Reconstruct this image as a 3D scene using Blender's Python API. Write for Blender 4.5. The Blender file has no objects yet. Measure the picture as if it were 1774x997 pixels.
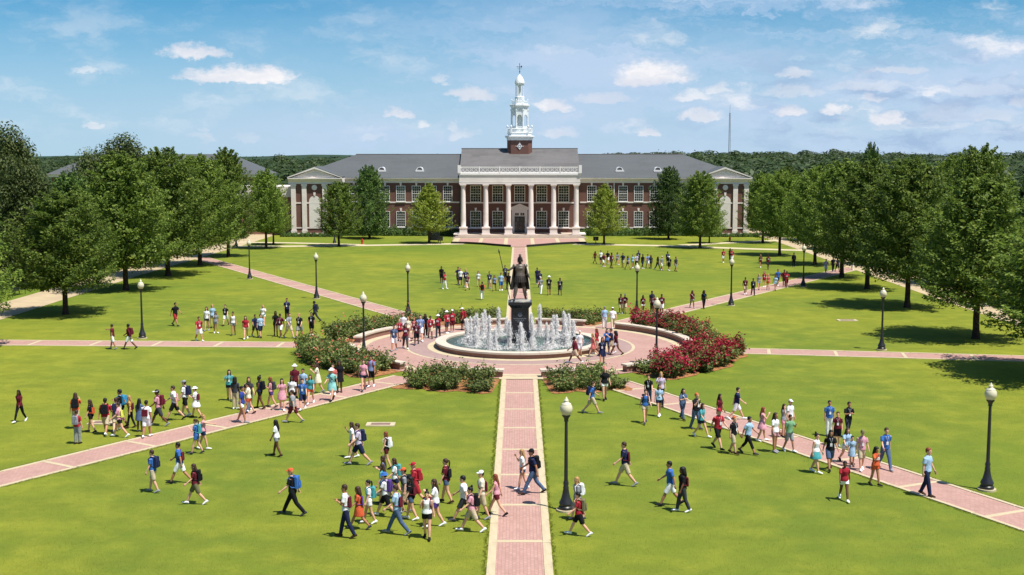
import bpy, bmesh, math, random
import numpy as np
from mathutils import Vector, Matrix
D = bpy.data
S = bpy.context.scene
C = S.collection
PI = math.pi
R = math.radians
random.seed(7)

# ---------------------------------------------------------------- camera
cam = D.objects.new('camera', D.cameras.new('camera'))
C.objects.link(cam)
S.camera = cam
cam.location = (-0.1, 0, 12.6)
cam.data.sensor_width = 36
cam.data.lens = 2140 / 1774 * 36
cam.data.clip_start = 0.5
cam.data.clip_end = 8000
cam.rotation_euler = (R(90) - math.atan(228.5 / 2140), 0, 10 / 2140)
S.render.resolution_x, S.render.resolution_y = 1024, 575

# ---------------------------------------------------------------- sky, sun, exposure
SUN_EL, SUN_AZ = R(66), R(127)          # azimuth clockwise from +Y
S.view_settings.view_transform = 'Standard'
S.view_settings.look = 'None'
S.view_settings.exposure = 0.58
S.view_settings.gamma = 1
sun = D.objects.new('sun', D.lights.new('sun', 'SUN'))
C.objects.link(sun)
sun.data.energy = 4.5
sun.data.angle = R(0.53)
sun.data.color = (1.0, 0.95, 0.86)
sd = Vector((math.sin(SUN_AZ) * math.cos(SUN_EL), math.cos(SUN_AZ) * math.cos(SUN_EL), math.sin(SUN_EL)))
sun.rotation_euler = (-sd).to_track_quat('-Z', 'Y').to_euler()
sun.location = sd * 100

W = D.worlds.new('World')
S.world = W
W.use_nodes = True
nt = W.node_tree
nt.nodes.clear()
N = nt.nodes.new
def L(a, b): nt.links.new(a, b)
def wmath(op, a, b=None, c=None):
    n = N('ShaderNodeMath'); n.operation = op
    for i, v in enumerate((a, b, c)):
        if v is None: continue
        if isinstance(v, (int, float)): n.inputs[i].default_value = v
        else: L(v, n.inputs[i])
    return n.outputs[0]
def wvec(op, a, b=None):
    n = N('ShaderNodeVectorMath'); n.operation = op
    for i, v in enumerate((a, b)):
        if v is None: continue
        if isinstance(v, tuple): n.inputs[i].default_value = v
        else: L(v, n.inputs[i])
    return n
def wramp(v, a, b, lo=0.0, hi=1.0, kind='SMOOTHSTEP'):
    n = N('ShaderNodeMapRange'); n.interpolation_type = kind
    L(v, n.inputs['Value'])
    for k, x in (('From Min', a), ('From Max', b), ('To Min', lo), ('To Max', hi)): n.inputs[k].default_value = x
    return n.outputs[0]
def wmix(f, a, b):
    n = N('ShaderNodeMix'); n.data_type = 'RGBA'
    if isinstance(f, float): n.inputs[0].default_value = f
    else: L(f, n.inputs[0])
    for i, v in ((6, a), (7, b)):
        if isinstance(v, tuple): n.inputs[i].default_value = (*v, 1)
        else: L(v, n.inputs[i])
    return n.outputs[2]
sky = N('ShaderNodeTexSky')
sky.sky_type = 'NISHITA'
sky.sun_disc = False
sky.sun_elevation = SUN_EL
sky.sun_rotation = SUN_AZ
sky.air_density = 1.0
sky.dust_density = 0.0
sky.ozone_density = 6.0
tc = N('ShaderNodeTexCoord')
sep = N('ShaderNodeSeparateXYZ'); L(tc.outputs['Generated'], sep.inputs[0])
hyp = wmath('SQRT', wmath('ADD', wmath('MULTIPLY', sep.outputs[0], sep.outputs[0]), wmath('MULTIPLY', sep.outputs[1], sep.outputs[1])))
az = wmath('ARCTAN2', sep.outputs[0], sep.outputs[1])     # clockwise from +Y
el = wmath('ARCTAN2', sep.outputs[2], hyp)
comb = N('ShaderNodeCombineXYZ'); L(az, comb.inputs[0]); L(el, comb.inputs[1])
AE = comb.outputs[0]
def noise(vec, scale, detail=4, rough=0.55, dist=0.0):
    n = N('ShaderNodeTexNoise'); n.inputs['Scale'].default_value = scale; n.inputs['Detail'].default_value = detail
    n.inputs['Roughness'].default_value = rough; n.inputs['Distortion'].default_value = dist
    L(vec, n.inputs['Vector']); return n
# cumulus puffs: azimuth, elevation, half width, half height (milliradians), strength
CLOUDS = [(-0.2515, 0.0798, 0.0257, 0.0065, 0.9), (-0.261, 0.0783, 0.014, 0.0047, 0.6), (-0.2192, 0.0618, 0.043, 0.0079, 1.0), (-0.2476, 0.0614, 0.021, 0.0056, 0.8), (-0.1983, 0.0638, 0.0234, 0.0079, 0.95), (-0.3324, 0.0642, 0.0103, 0.0037, 0.5), (-0.3309, 0.0236, 0.0075, 0.0033, 0.6), (-0.0623, 0.0595, 0.0065, 0.0047, 0.5), (-0.0379, 0.0491, 0.0206, 0.0056, 0.8), (-0.0956, 0.0339, 0.0112, 0.0042, 0.8), (-0.075, 0.0257, 0.0065, 0.0033, 0.6), (-0.2466, 0.0152, 0.0121, 0.0047, 0.3), (-0.2486, 0.0215, 0.0042, 0.0033, 0.3), (-0.2158, 0.0135, 0.0112, 0.0042, 0.25), (-0.0427, 0.0175, 0.0131, 0.0056, 0.4), (-0.0528, 0.023, 0.0065, 0.0033, 0.4), (-0.1165, 0.0138, 0.0121, 0.0042, 0.25), (0.107, 0.0647, 0.0308, 0.0112, 1.0), (0.0934, 0.0593, 0.0178, 0.0056, 0.9), (0.0277, 0.0409, 0.015, 0.0056, 0.85), (0.0706, 0.0458, 0.0243, 0.0051, 0.5), (0.139, 0.0477, 0.0187, 0.0047, 0.6), (0.1592, 0.0521, 0.0103, 0.0051, 0.6), (0.147, 0.0318, 0.0187, 0.0047, 0.75), (0.1039, 0.0197, 0.0093, 0.0047, 0.8), (0.0315, 0.0184, 0.0159, 0.0047, 0.5), (0.0937, 0.0266, 0.0103, 0.0037, 0.3), (0.2168, 0.0635, 0.0121, 0.0047, 0.6), (0.2171, 0.0502, 0.0262, 0.0047, 0.5), (0.2131, 0.035, 0.0121, 0.0056, 0.85), (0.2481, 0.0356, 0.0121, 0.0051, 0.8), (0.2877, 0.0291, 0.014, 0.0061, 0.9), (0.2758, 0.0446, 0.0112, 0.0037, 0.5), (0.2963, 0.0647, 0.0215, 0.0033, 0.55), (0.2713, 0.053, 0.0327, 0.0037, 0.4), (0.3635, 0.0301, 0.0215, 0.0051, 0.4), (0.3811, 0.04, 0.0075, 0.0042, 0.5), (0.3307, 0.0326, 0.0234, 0.0075, 0.25), (0.3546, 0.0494, 0.028, 0.0065, 0.3), (0.2934, 0.0229, 0.0187, 0.0028, 0.3)]
st1 = wvec('MULTIPLY', AE, (1.0, 1.7, 1.0)).outputs[0]
n1 = noise(st1, 62, 5, 0.62)
warp = wvec('SUBTRACT', n1.outputs['Color'], (0.5, 0.5, 0.5)).outputs[0]
aew = wvec('ADD', AE, wvec('MULTIPLY', warp, (0.030, 0.015, 0)).outputs[0]).outputs[0]
n5 = noise(wvec('MULTIPLY', AE, (1.0, 1.5, 1.0)).outputs[0], 150, 6, 0.65)
mask = None
for (ca, ce, cw, ch, k) in CLOUDS:
    d = wvec('SUBTRACT', aew, (ca, ce - ch * 0.35, 0)).outputs[0]
    d = wvec('MULTIPLY', d, (1 / cw, 1 / ch, 0)).outputs[0]
    # flatter underside: squeeze what lies below the base line
    sp = N('ShaderNodeSeparateXYZ'); L(d, sp.inputs[0])
    yy = wmath('MAXIMUM', wmath('MULTIPLY', sp.outputs[1], 0.75), wmath('MULTIPLY', sp.outputs[1], -1.9))
    r2 = wmath('ADD', wmath('MULTIPLY', sp.outputs[0], sp.outputs[0]), wmath('MULTIPLY', yy, yy))
    m = wmath('MULTIPLY', wramp(wmath('ADD', r2, wmath('MULTIPLY', wmath('SUBTRACT', n5.outputs[0], 0.5), 1.5)), 1.45, 0.12), k)
    mask = m if mask is None else wmath('MAXIMUM', mask, m)
# scattered fair-weather puffs all round the horizon
st2 = wvec('MULTIPLY', aew, (1.0, 2.6, 1.0)).outputs[0]
n2 = noise(st2, 13, 5, 0.6)
n2b = noise(AE, 2.2, 2, 0.5)
band = wmath('MULTIPLY', wramp(el, 0.005, 0.03), wramp(el, 0.17, 0.07))
puff = wmath('MULTIPLY', wramp(wmath('ADD', n2.outputs[0], wmath('MULTIPLY', n2b.outputs[0], 0.25)), 0.60, 0.84), band)
east = wramp(az, -0.05, 0.35)
puff = wmath('MULTIPLY', puff, wmath('ADD', 0.30, wmath('MULTIPLY', east, 0.58)))
mask = wmath('MAXIMUM', mask, puff)
# high thin veil
st3 = wvec('MULTIPLY', wvec('ADD', AE, wvec('MULTIPLY', warp, (0.05, 0.03, 0)).outputs[0]).outputs[0], (1.0, 4.2, 1.0)).outputs[0]
n3 = noise(st3, 3.1, 6, 0.58, 0.3)
veil = wmath('MULTIPLY', wramp(n3.outputs[0], 0.36, 0.70), wmath('ADD', 0.08, wmath('MULTIPLY', wramp(az, -0.34, 0.10), 0.93)))
rot = N('ShaderNodeVectorRotate'); rot.rotation_type = 'Z_AXIS'; rot.inputs['Angle'].default_value = 0.10; L(AE, rot.inputs['Vector'])
n6 = noise(wvec('ADD', wvec('MULTIPLY', rot.outputs[0], (1.0, 7.5, 1.0)).outputs[0], wvec('MULTIPLY', warp, (0.10, 0.22, 0)).outputs[0]).outputs[0], 2.6, 6, 0.6, 0.2)
streak = wmath('MULTIPLY', wmath('MULTIPLY', wramp(n6.outputs[0], 0.40, 0.64), wramp(el, 0.03, 0.08)), wramp(az, -0.22, 0.12))
# blue-grey undersides in the eastern cloud bank
n4 = noise(wvec('MULTIPLY', aew, (1.0, 3.4, 1.0)).outputs[0], 17, 4, 0.55)
grey = wmath('MULTIPLY', wmath('MULTIPLY', wramp(n4.outputs[0], 0.45, 0.66), wramp(el, 0.095, 0.06)), wramp(az, 0.04, 0.30))
tint = N('ShaderNodeMix'); tint.data_type = 'RGBA'; tint.blend_type = 'MULTIPLY'; tint.inputs[0].default_value = 1.0
L(sky.outputs[0], tint.inputs[6]); tint.inputs[7].default_value = (0.27, 0.74, 0.93, 1)
low = wmath('MULTIPLY', wramp(el, 0.145, 0.005), wmath('ADD', 0.70, wmath('MULTIPLY', wramp(az, -0.3, 0.2), 0.14)))
haze_f = wmath('MINIMUM', wmath('ADD', low, wmath('MAXIMUM', wmath('MULTIPLY', veil, 0.55), wmath('MULTIPLY', streak, 0.85))), 0.92)
base = wmix(haze_f, tint.outputs[2], (5.2, 6.5, 8.5))
base = wmix(wmath('MULTIPLY', grey, 0.80), base, (3.3, 4.7, 6.9))
shade = wmix(wramp(n2.outputs[0], 0.40, 0.68), (7.0, 7.3, 8.2), (9.9, 9.6, 9.6))
full = wmix(wmath('MINIMUM', mask, 0.95), base, shade)
bg = N('ShaderNodeBackground'); L(full, bg.inputs[0]); bg.inputs[1].default_value = 0.070
ow = N('ShaderNodeOutputWorld'); L(bg.outputs[0], ow.inputs[0])
W.cycles.sampling_method = 'MANUAL'
W.cycles.sample_map_resolution = 512
S.cycles.max_bounces = 6
S.cycles.diffuse_bounces = 3
S.cycles.transparent_max_bounces = 12
S.cycles.caustics_reflective = False
S.cycles.caustics_refractive = False

# ---------------------------------------------------------------- materials
def rgb(t): return (*t, 1)
def lin(*c): return tuple(((v / 255 + 0.055) / 1.055) ** 2.4 if v > 10 else v / 255 / 12.92 for v in c)
class NT:
    def __init__(s, name):
        s.m = D.materials.new(name); s.m.use_nodes = True; s.t = s.m.node_tree
        s.b = s.t.nodes['Principled BSDF']; s.tc = None
    def n(s, k, **kw):
        x = s.t.nodes.new(k)
        for a, b in kw.items(): setattr(x, a, b)
        return x
    def l(s, a, b): s.t.links.new(a, b)
    def co(s, which='Object'):
        if not s.tc: s.tc = s.n('ShaderNodeTexCoord')
        return s.tc.outputs[which]
    def noise(s, scale, detail=4, rough=0.55, vec=None, sc=None):
        x = s.n('ShaderNodeTexNoise'); x.inputs['Scale'].default_value = scale; x.inputs['Detail'].default_value = detail
        x.inputs['Roughness'].default_value = rough
        v = vec or s.co()
        if sc:
            mp = s.n('ShaderNodeMapping'); mp.inputs['Scale'].default_value = sc; s.l(v, mp.inputs[0]); v = mp.outputs[0]
        s.l(v, x.inputs['Vector']); return x.outputs[0]
    def ramp(s, v, a, b, lo=0., hi=1.):
        x = s.n('ShaderNodeMapRange'); x.interpolation_type = 'SMOOTHSTEP'
        s.l(v, x.inputs[0])
        for i, q in zip((1, 2, 3, 4), (a, b, lo, hi)): x.inputs[i].default_value = q
        return x.outputs[0]
    def mix(s, f, a, b, bt='MIX'):
        x = s.n('ShaderNodeMix', data_type='RGBA', blend_type=bt)
        for i, v in ((0, f), (6, a), (7, b)):
            if isinstance(v, tuple): x.inputs[i].default_value = rgb(v)
            elif isinstance(v, float): x.inputs[i].default_value = v
            else: s.l(v, x.inputs[i])
        return x.outputs[2]
    def bump(s, h, st, dist=0.02):
        x = s.n('ShaderNodeBump'); x.inputs['Strength'].default_value = st; x.inputs['Distance'].default_value = dist
        s.l(h, x.inputs['Height']); s.l(x.outputs[0], s.b.inputs['Normal'])
    def out(s, col, rough=0.7, spec=0.3):
        if isinstance(col, tuple): s.b.inputs['Base Color'].default_value = rgb(col)
        else: s.l(col, s.b.inputs['Base Color'])
        s.b.inputs['Roughness'].default_value = rough
        s.b.inputs['Specular IOR Level'].default_value = spec
        return s.m
M = {}
def simple(name, col, rough=0.7, var=0.25, scale=3.0, spec=0.3, metal=0.0, bump=0.0):
    k = NT(name)
    f = k.noise(scale, 4, 0.6)
    c2 = tuple(min(1, v * (1 + var)) for v in col); c1 = tuple(v * (1 - var) for v in col)
    k.b.inputs['Metallic'].default_value = metal
    if bump: k.bump(f, bump)
    M[name] = k.out(k.mix(k.ramp(f, 0.3, 0.7), c1, c2), rough, spec)
    return M[name]
# lawn
k = NT('lawn')
a = k.noise(0.045, 4, 0.55); b = k.noise(0.35, 4, 0.6, sc=(1, 2.2, 1)); c = k.noise(3.0, 4, 0.7); d_ = k.noise(22, 3, 0.7)
col = k.mix(k.ramp(a, 0.36, 0.66), lin(98, 116, 40), lin(130, 135, 43))
col = k.mix(k.ramp(b, 0.35, 0.75, 0, 0.55), col, lin(98, 108, 38))
big = k.noise(0.10, 3, 0.5)
col = k.mix(k.ramp(big, 0.56, 0.74, 0, 0.6), col, lin(146, 144, 46))
col = k.mix(k.ramp(c, 0.35, 0.75, 0, 0.35), col, lin(90, 101, 31))
col = k.mix(k.ramp(d_, 0.5, 0.85, 0, 0.45), col, lin(136, 140, 64))
e_ = k.noise(0.55, 6, 0.62); f_ = k.noise(0.022, 3, 0.5)
col = k.mix(k.ramp(e_, 0.38, 0.82, 0, 0.55), col, lin(154, 154, 54))
col = k.mix(k.ramp(f_, 0.48, 0.64, 0, 0.65), col, lin(88, 112, 38))
g_ = k.noise(60, 2, 0.6); col = k.mix(k.ramp(g_, 0.35, 0.65, 0.16, 0.0), col, lin(76, 90, 28))
k.bump(d_, 0.6, 0.03)
M['lawn'] = k.out(col, 0.85, 0.1)
def brick_mat(name, c1, c2, mort, sc, vert=False, patch=0.2, msize=0.02, rough=0.8, w=0.5, h=0.25):
    k = NT(name)
    bt = k.n('ShaderNodeTexBrick'); bt.inputs['Scale'].default_value = sc
    bt.inputs['Brick Width'].default_value = w; bt.inputs['Row Height'].default_value = h
    bt.inputs['Mortar Size'].default_value = msize; bt.inputs['Mortar Smooth'].default_value = 0.3
    for i, q in (('Color1', c1), ('Color2', c2), ('Mortar', mort)): bt.inputs[i].default_value = rgb(q)
    v = k.co()
    if vert:
        mp = k.n('ShaderNodeMapping'); mp.inputs['Rotation'].default_value = (R(90), 0, 0); k.l(v, mp.inputs[0]); v = mp.outputs[0]
    k.l(v, bt.inputs['Vector'])
    f = k.noise(0.5, 5, 0.65); g = k.noise(4, 4, 0.7)
    col = k.mix(k.ramp(f, 0.35, 0.7, 0, patch), bt.outputs[0], tuple(x * 0.72 for x in c1))
    col = k.mix(k.ramp(g, 0.45, 0.8, 0, patch * 1.2), col, tuple(min(1, x * 1.25) for x in c2))
    h_ = k.noise(1.6, 6, 0.75); col = k.mix(k.ramp(h_, 0.55, 0.75, 0, patch * 1.3), col, tuple(x * 0.6 for x in mort))
    k.bump(bt.outputs['Fac'], -0.25, 0.01)
    M[name] = k.out(col, rough, 0.2); return M[name]
brick_mat('paver', lin(170, 132, 123), lin(182, 145, 135), lin(154, 126, 114), 2.2, patch=0.35, msize=0.03)
brick_mat('paver_dark', lin(154, 128, 124), lin(164, 137, 133), lin(146, 126, 116), 2.2, patch=0.3)
brick_mat('brick', lin(122, 84, 73), lin(102, 71, 63), lin(116, 98, 92), 4.4, True, 0.3)
brick_mat('wall_brick', lin(142, 100, 86), lin(128, 88, 76), lin(160, 140, 128), 4.4, True, 0.3)
simple('concrete', lin(186, 172, 142), 0.8, 0.10, 1.6, bump=0.1)
simple('tan_path', lin(178, 160, 130), 0.85, 0.09, 0.6)
simple('pale_path', lin(190, 178, 146), 0.85, 0.06, 0.8)
simple('limestone', lin(230, 219, 212), 0.7, 0.06, 0.9)
simple('cap_stone', lin(196, 184, 168), 0.7, 0.08, 1.3)
simple('white_paint', lin(236, 232, 229), 0.45, 0.03, 1.0)
simple('stone_step', lin(188, 172, 158), 0.75, 0.08, 1.2)
simple('stucco', lin(226, 218, 211), 0.8, 0.05, 0.7)
simple('mulch', lin(146, 102, 68), 0.95, 0.35, 3.5, 0.1, bump=0.6)
simple('black_iron', lin(36, 37, 40), 0.4, 0.15, 4, 0.5)
simple('dark_wall', lin(42, 40, 38), 0.8, 0.2, 3)
simple('bark', lin(66, 54, 46), 0.95, 0.35, 5, 0.1, bump=0.6)
simple('granite', lin(30, 34, 42), 0.22, 0.3, 12, 0.5)
simple('granite_ledge', lin(150, 146, 138), 0.7, 0.15, 3)
simple('engraving', lin(120, 124, 130), 0.6, 0.05, 5)
simple('bronze', lin(60, 53, 47), 0.5, 0.4, 5, 0.5, 0.35)
simple('bronze_light', lin(112, 102, 92), 0.45, 0.3, 6, 0.5, 0.35)
simple('hydrant_red', lin(170, 50, 30), 0.5, 0.1, 4)
simple('grate', lin(140, 112, 104), 0.7, 0.15, 6)
simple('copper_white', lin(222, 226, 228), 0.45, 0.04, 1.2)
# slate roof with mild patches and course lines
def roof_mat(name, c, patch):
    k = NT(name)
    bt = k.n('ShaderNodeTexBrick'); bt.inputs['Scale'].default_value = 1.0
    bt.inputs['Brick Width'].default_value = 2.6; bt.inputs['Row Height'].default_value = 0.55; bt.inputs['Mortar Size'].default_value = 0.012
    bt.inputs['Color1'].default_value = rgb(c); bt.inputs['Color2'].default_value = rgb(tuple(x * (1 + patch) for x in c)); bt.inputs['Mortar'].default_value = rgb(tuple(x * 0.8 for x in c))
    k.l(k.co(), bt.inputs['Vector'])
    f = k.noise(0.22, 3, 0.5); g = k.noise(2.2, 5, 0.7)
    col = k.mix(k.ramp(f, 0.42, 0.6, 0, 0.6), bt.outputs[0], tuple(x * (1 + patch * 1.3) for x in c))
    col = k.mix(k.ramp(g, 0.4, 0.8, 0, 0.3), col, tuple(x * 0.75 for x in c))
    k.bump(g, 0.2)
    M[name] = k.out(col, 0.75, 0.3)
roof_mat('slate', lin(82, 85, 88), 0.12)
roof_mat('slate_worn', lin(90, 88, 88), 0.34)
k = NT('glass'); oi = k.n('ShaderNodeObjectInfo')
gc = k.mix(k.ramp(k.noise(1.3, 3), 0.4, 0.7), lin(16, 20, 24), lin(36, 46, 50))
M['glass'] = k.out(k.mix(k.ramp(oi.outputs['Random'], 0.55, 0.95, 0, 0.55), gc, lin(96, 112, 110)), 0.08, 0.5)
k = NT('globe'); k.b.inputs['Subsurface Weight'].default_value = 0.0
M['globe'] = k.out(lin(206, 198, 172), 0.35, 0.4)
# basin water
k = NT('water')
wv = k.noise(3.5, 4, 0.6); k.bump(wv, 0.55, 0.08)
M['water'] = k.out(k.mix(k.ramp(k.noise(0.9, 4), 0.4, 0.7), lin(50, 70, 66), lin(84, 104, 96)), 0.24, 0.15)
k = NT('spray')        # foaming water scatters light through: bright from every side
di = k.n('ShaderNodeBsdfDiffuse'); di.inputs[0].default_value = (0.95, 0.95, 0.96, 1)
gn = k.n('ShaderNodeNewGeometry'); vm = k.n('ShaderNodeVectorMath', operation='ADD'); k.l(gn.outputs['Normal'], vm.inputs[0]); vm.inputs[1].default_value = (0, 0, 3.0)
vn = k.n('ShaderNodeVectorMath', operation='NORMALIZE'); k.l(vm.outputs[0], vn.inputs[0]); k.l(vn.outputs[0], di.inputs['Normal'])
tl = k.n('ShaderNodeBsdfTranslucent'); tl.inputs[0].default_value = (0.95, 0.95, 0.97, 1)
tp = k.n('ShaderNodeBsdfTransparent')
m1 = k.n('ShaderNodeMixShader'); m1.inputs[0].default_value = 0.5; k.l(di.outputs[0], m1.inputs[1]); k.l(tl.outputs[0], m1.inputs[2])
m2 = k.n('ShaderNodeMixShader'); m2.inputs[0].default_value = 0.22; k.l(m1.outputs[0], m2.inputs[1]); k.l(tp.outputs[0], m2.inputs[2])
k.l(m2.outputs[0], k.t.nodes['Material Output'].inputs[0]); M['spray'] = k.m
# foliage: colour differs leaf by leaf
def leaf_mat(name, dark, mid, light, trans=0.25):
    k = NT(name)
    gi = k.n('ShaderNodeNewGeometry')
    oi = k.n('ShaderNodeObjectInfo')
    cr = k.n('ShaderNodeValToRGB')
    cr.color_ramp.elements[0].color = rgb(dark); cr.color_ramp.elements[1].color = rgb(light)
    e = cr.color_ramp.elements.new(0.5); e.color = rgb(mid)
    k.l(gi.outputs['Random Per Island'], cr.inputs[0])
    f = k.noise(0.55, 3, 0.5)
    col = k.mix(k.ramp(f, 0.35, 0.7, 0, 0.5), cr.outputs[0], mid)
    hv = k.n('ShaderNodeHueSaturation'); k.l(col, hv.inputs['Color'])
    k.l(k.ramp(oi.outputs['Random'], 0, 1, 0.76, 1.22), hv.inputs['Value'])
    k.out(hv.outputs[0], 0.55, 0.25)
    tr = k.n('ShaderNodeBsdfTranslucent'); k.l(hv.outputs[0], tr.inputs[0])
    ms = k.n('ShaderNodeMixShader'); ms.inputs[0].default_value = trans
    k.l(k.b.outputs[0], ms.inputs[1]); k.l(tr.outputs[0], ms.inputs[2])
    k.l(ms.outputs[0], k.t.nodes['Material Output'].inputs[0])
    M[name] = k.m
leaf_mat('leaf_beech', lin(68, 90, 34), lin(104, 128, 48), lin(156, 172, 80), 0.42)
leaf_mat('leaf_young', lin(104, 120, 38), lin(136, 152, 52), lin(172, 180, 80), 0.3)
leaf_mat('leaf_dark', lin(50, 72, 34), lin(74, 100, 44), lin(112, 138, 62), 0.25)
leaf_mat('leaf_magnolia', lin(52, 66, 30), lin(76, 94, 44), lin(124, 130, 78), 0.3)
leaf_mat('leaf_rose', lin(68, 84, 36), lin(100, 116, 56), lin(152, 160, 96), 0.3)
leaf_mat('leaf_forest', lin(34, 48, 24), lin(44, 60, 30), lin(62, 80, 40), 0.15)
leaf_mat('leaf_grass', lin(100, 112, 36), lin(122, 130, 44), lin(150, 152, 64), 0.45)
leaf_mat('petal_crimson', lin(118, 18, 34), lin(150, 30, 50), lin(184, 58, 82))
leaf_mat('petal_coral', lin(186, 84, 62), lin(206, 116, 94), lin(222, 152, 126))
leaf_mat('petal_rose_tip', lin(140, 90, 60), lin(170, 110, 80), lin(200, 140, 110))

# ---------------------------------------------------------------- object helpers
def link(o, parent=None):
    C.objects.link(o)
    if parent: o.parent = parent
    return o
def put(name, mesh, parent=None, loc=None, rot=None, scale=None):
    o = D.objects.new(name, mesh)
    if loc: o.location = loc
    if rot is not None: o.rotation_euler = rot if isinstance(rot, tuple) else (0, 0, rot)
    if scale: o.scale = scale if isinstance(scale, tuple) else (scale,) * 3
    return link(o, parent)
def tag(o, label=None, category=None, group=None, kind=None):
    for a, v in (('label', label), ('category', category), ('group', group), ('kind', kind)):
        if v: o[a] = v
    return o
def empty(name, loc, rz=0, **kw):
    o = D.objects.new(name, None); o.empty_display_size = 0.2
    o.location = loc; o.rotation_euler = (0, 0, rz); link(o)
    return tag(o, **kw)
class MB:
    """collects boxes, lofts and prisms into one mesh"""
    def __init__(s): s.v, s.f, s.mi, s.cur = [], [], [], 0
    def add(s, vs, fs):
        n = len(s.v); s.v += [tuple(p) for p in vs]; s.f += [tuple(i + n for i in f) for f in fs]; s.mi += [s.cur] * len(fs)
        return s
    def box(s, x0, x1, y0, y1, z0, z1):
        return s.add([(x0, y0, z0), (x1, y0, z0), (x1, y1, z0), (x0, y1, z0), (x0, y0, z1), (x1, y0, z1), (x1, y1, z1), (x0, y1, z1)],
                     [(0, 3, 2, 1), (4, 5, 6, 7), (0, 1, 5, 4), (1, 2, 6, 5), (2, 3, 7, 6), (3, 0, 4, 7)])
    def loft(s, rings, cap=True):
        n = len(rings[0]); vs = [p for r in rings for p in r]; fs = []
        for i in range(len(rings) - 1):
            for j in range(n):
                q = (j + 1) % n
                fs.append((i * n + j, i * n + q, (i + 1) * n + q, (i + 1) * n + j))
        if cap: fs += [tuple(range(n - 1, -1, -1)), tuple((len(rings) - 1) * n + j for j in range(n))]
        return s.add(vs, fs)
    def lathe(s, prof, n=16, c=(0, 0), ph=0.0):
        return s.loft([[(c[0] + r * math.cos(ph + 2 * PI * j / n), c[1] + r * math.sin(ph + 2 * PI * j / n), z) for j in range(n)] for r, z in prof])
    def tube(s, pts, rad, n=8):
        rings = []; P = [Vector(p) for p in pts]
        if not isinstance(rad, (list, tuple)): rad = [rad] * len(P)
        for i, p in enumerate(P):
            t = (P[min(i + 1, len(P) - 1)] - P[max(i - 1, 0)])
            t = t.normalized() if t.length > 1e-9 else Vector((0, 0, 1))
            u = t.cross(Vector((0, 1, 0)) if abs(t.y) < 0.9 else Vector((1, 0, 0))).normalized(); w = t.cross(u)
            rings.append([p + (u * math.cos(2 * PI * j / n) + w * math.sin(2 * PI * j / n)) * rad[i] for j in range(n)])
        return s.loft(rings)
    def prism(s, poly, axis, a, b):
        """poly of (u,v) extruded along axis x/y/z from a to b"""
        f = {'y': lambda u, v, t: (u, t, v), 'x': lambda u, v, t: (t, u, v), 'z': lambda u, v, t: (u, v, t)}[axis]
        n = len(poly)
        return s.add([f(u, v, a) for u, v in poly] + [f(u, v, b) for u, v in poly],
                     [tuple(range(n)), tuple(range(2 * n - 1, n - 1, -1))] + [(i, i + n, (i + 1) % n + n, (i + 1) % n) for i in range(n)])
    def mesh(s, name, mats, smooth=False):
        me = D.meshes.new(name); me.from_pydata(s.v, [], s.f)
        if not isinstance(mats, (list, tuple)): mats = [mats]
        for m in mats: me.materials.append(M[m] if isinstance(m, str) else m)
        if len(mats) > 1: me.polygons.foreach_set('material_index', s.mi)
        bm = bmesh.new(); bm.from_mesh(me); bmesh.ops.recalc_face_normals(bm, faces=bm.faces); bm.to_mesh(me); bm.free()
        if smooth: me.polygons.foreach_set('use_smooth', [True] * len(me.polygons)); me.set_sharp_from_angle(angle=R(40))
        me.update(); return me
    def build(s, name, mats, parent=None, loc=None, smooth=False, **kw):
        return put(name, s.mesh(name, mats, smooth), parent, loc, **kw)
def np_mesh(name, verts, faces, mats, mi=None):
    me = D.meshes.new(name); nv, nf, k = len(verts), len(faces), faces.shape[1]
    me.vertices.add(nv); me.vertices.foreach_set('co', verts.astype(np.float32).ravel())
    me.loops.add(nf * k); me.loops.foreach_set('vertex_index', faces.astype(np.int32).ravel())
    me.polygons.add(nf); me.polygons.foreach_set('loop_start', np.arange(0, nf * k, k, dtype=np.int32))
    for m in mats: me.materials.append(M[m])
    if mi is not None: me.polygons.foreach_set('material_index', mi.astype(np.int32))
    me.update(calc_edges=True); me.validate(); return me
# ---------------------------------------------------------------- ground, paths, plaza
PC = (0.1, 80.8)                          # centre of the plaza
FC = (0.05, 81.3)                         # centre of the fountain
def sheet(name, poly, z, mat, kind='structure', parent=None):
    me = D.meshes.new(name); me.from_pydata([(x, y, z) for x, y in poly], [], [tuple(range(len(poly)))]); me.materials.append(M[mat])
    return tag(put(name, me, parent), kind=kind)
sheet('lawn', [(-4000, -300), (4000, -300), (4000, 7000), (-4000, 7000)], 0, 'lawn')
UNIT = {}
def slab(name, mat, parent, cx, cy, cz, sx, sy, sz, rz=0.0):
    """one cut piece of paving or coping: a shared box with its top edges eased"""
    if mat not in UNIT:
        a, b = 0.5, 0.485
        m = MB(); m.loft([[(-a, -a, -.5), (a, -a, -.5), (a, a, -.5), (-a, a, -.5)], [(-a, -a, .3), (a, -a, .3), (a, a, .3), (-a, a, .3)], [(-b, -b, .5), (b, -b, .5), (b, b, .5), (-b, b, .5)]])
        UNIT[mat] = m.mesh('cut_piece', mat)
    return put(name, UNIT[mat], parent, (cx, cy, cz), rz, (sx, sy, sz))
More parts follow.
